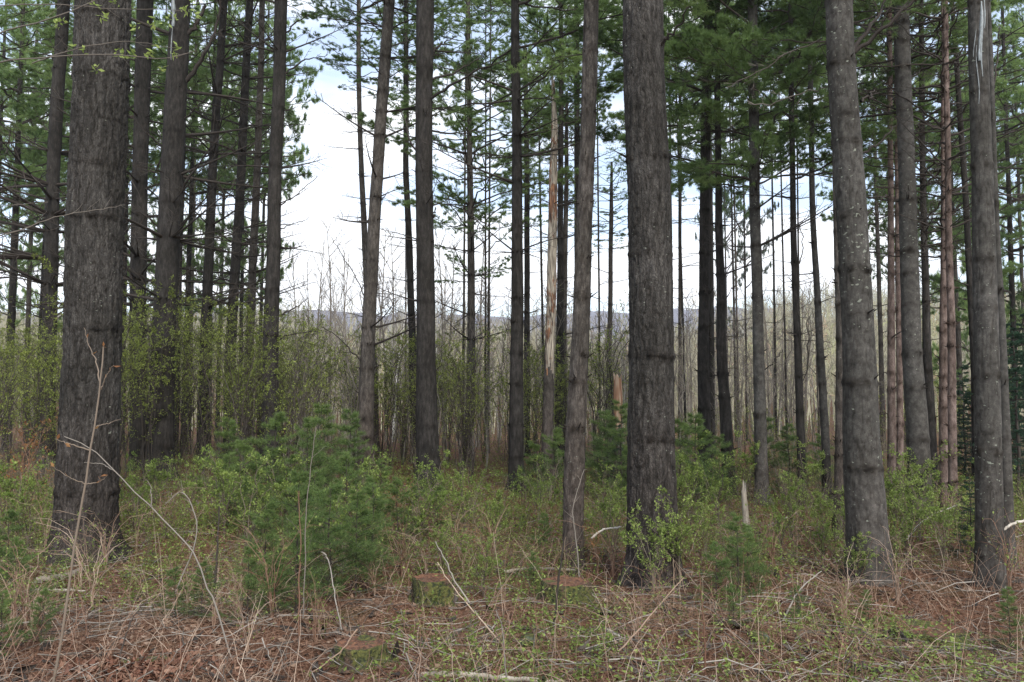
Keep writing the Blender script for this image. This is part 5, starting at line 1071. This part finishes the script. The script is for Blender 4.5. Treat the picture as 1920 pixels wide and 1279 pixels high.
    tt = np.repeat(0.5 + 0.25 * rg_.normal(size=n), m_) + 0.1 * rg_.normal(size=n * m_); cardleaf(g, pos, d, L, L * 0.55, tt.clip(0, 1), rg_, 0.12, up=(0, 0, 1.6))
    link('ground_cover', g.mesh('ground_cover', M_['leaf_bright'], smooth=False), label='small green leafy ground plants between the trees', cat='ground cover', kind='stuff')
    # twiggy undergrowth mass behind
    g = Geo(); shr = []
    for i in range(3):
        gg = Geo(); r3 = np.random.default_rng(950 + i); P = np.zeros((6, 7, 3)); s = np.linspace(0, 1, 7); aa = r3.uniform(0, 6.28, 6); P[:, :, 2] = s * r3.uniform(0.5, 1.3, 6)[:, None]; P[:, :, 0] = np.cos(aa)[:, None] * s * 0.35; P[:, :, 1] = np.sin(aa)[:, None] * s * 0.35; P[:, 1:] += 0.03 * r3.normal(size=(6, 6, 3))
        tubes(gg, P, taper(0.0055, 0.002, 6, 7), 3, 0.5); c, _, _ = grow(P, 6, 0.2, 0.4, R(40), 0.4, r3, 4, wob=0.35); tubes(gg, c, taper(0.0026, 0.0014, len(c), 4), 3, 0.6); shr.append(gg.packed())
    X, Y = scatter(1700, 7.5, 34, rg_, 1.0); kp = vnoise(X * 0.6, Y * 0.6 + 4) > rg_.uniform(-0.8, 0.45, len(X)); X, Y = X[kp], Y[kp]
    for x, y in zip(X, Y): sc_ = rg_.uniform(0.45, 1.0) * (0.45 if y < 11 else 1.1 if y > 18 else 0.7); g.addgeo(shr[rg_.integers(3)], rotz(rg_.uniform(0, 6.28)) * sc_, (x, y, gz(x, y) - 0.02), rg_.normal() * 0.25)
    link('undergrowth', g.mesh('undergrowth', M_['twig_brush']), label='leafless twiggy undergrowth filling the floor behind the near trunks', cat='undergrowth', kind='stuff')
    gl = Geo(); r3 = np.random.default_rng(970); n = 120000; X, Y = scatter(n, 8.5, 34, r3); cl = vnoise(X * 1.1 + 3, Y * 1.1) > r3.uniform(-0.6, 0.5, n); X, Y = X[cl], Y[cl]; n = len(X)
    Z = ground(X, Y) + r3.uniform(0.05, 1.0, n) ** 1.3 * (0.38 + 0.8 * sstep(13, 20, Y)); L = r3.uniform(0.018, 0.04, n); cardleaf(gl, np.stack([X, Y, Z], -1), r3.normal(size=(n, 3)), L, L * 0.6, (0.4 + 0.2 * vnoise(X * 2, Y * 2, Z * 3) + 0.15 * r3.normal(size=n)).clip(0, 1), r3, 0.1)
    link('undergrowth_leaves', gl.mesh('undergrowth_leaves', M_['leaf'], smooth=False), label='haze of small yellow-green leaves through the undergrowth', cat='leaves', kind='stuff')
cover()

# ================================================================== HAZE
hm, t = mat_new('thin_haze'); o = N(t, 'ShaderNodeOutputMaterial'); pv = N(t, 'ShaderNodeVolumePrincipled')
pv.inputs['Color'].default_value = (0.93, 0.95, 1.0, 1); pv.inputs['Density'].default_value = 0.0005; pv.inputs['Anisotropy'].default_value = 0.3; t.links.new(pv.outputs[0], o.inputs['Volume'])
hb = Geo(); x0, x1, y0, y1, z0, z1 = -960, 960, -16, 815, -30, 112
hv = np.array([[x, y, z] for x in (x0, x1) for y in (y0, y1) for z in (z0, z1)], float)
hb.add(hv, [[0, 1, 3, 2], [4, 6, 7, 5], [0, 4, 5, 1], [2, 3, 7, 6], [0, 2, 6, 4], [1, 5, 7, 3]]); hme = hb.mesh('haze', hm, smooth=False)
link('haze', hme, label='thin pale air between the trees and the far hillside', cat='haze', kind='stuff')

# tidy: parent-less helper meshes are not linked; name everything that was left as a template
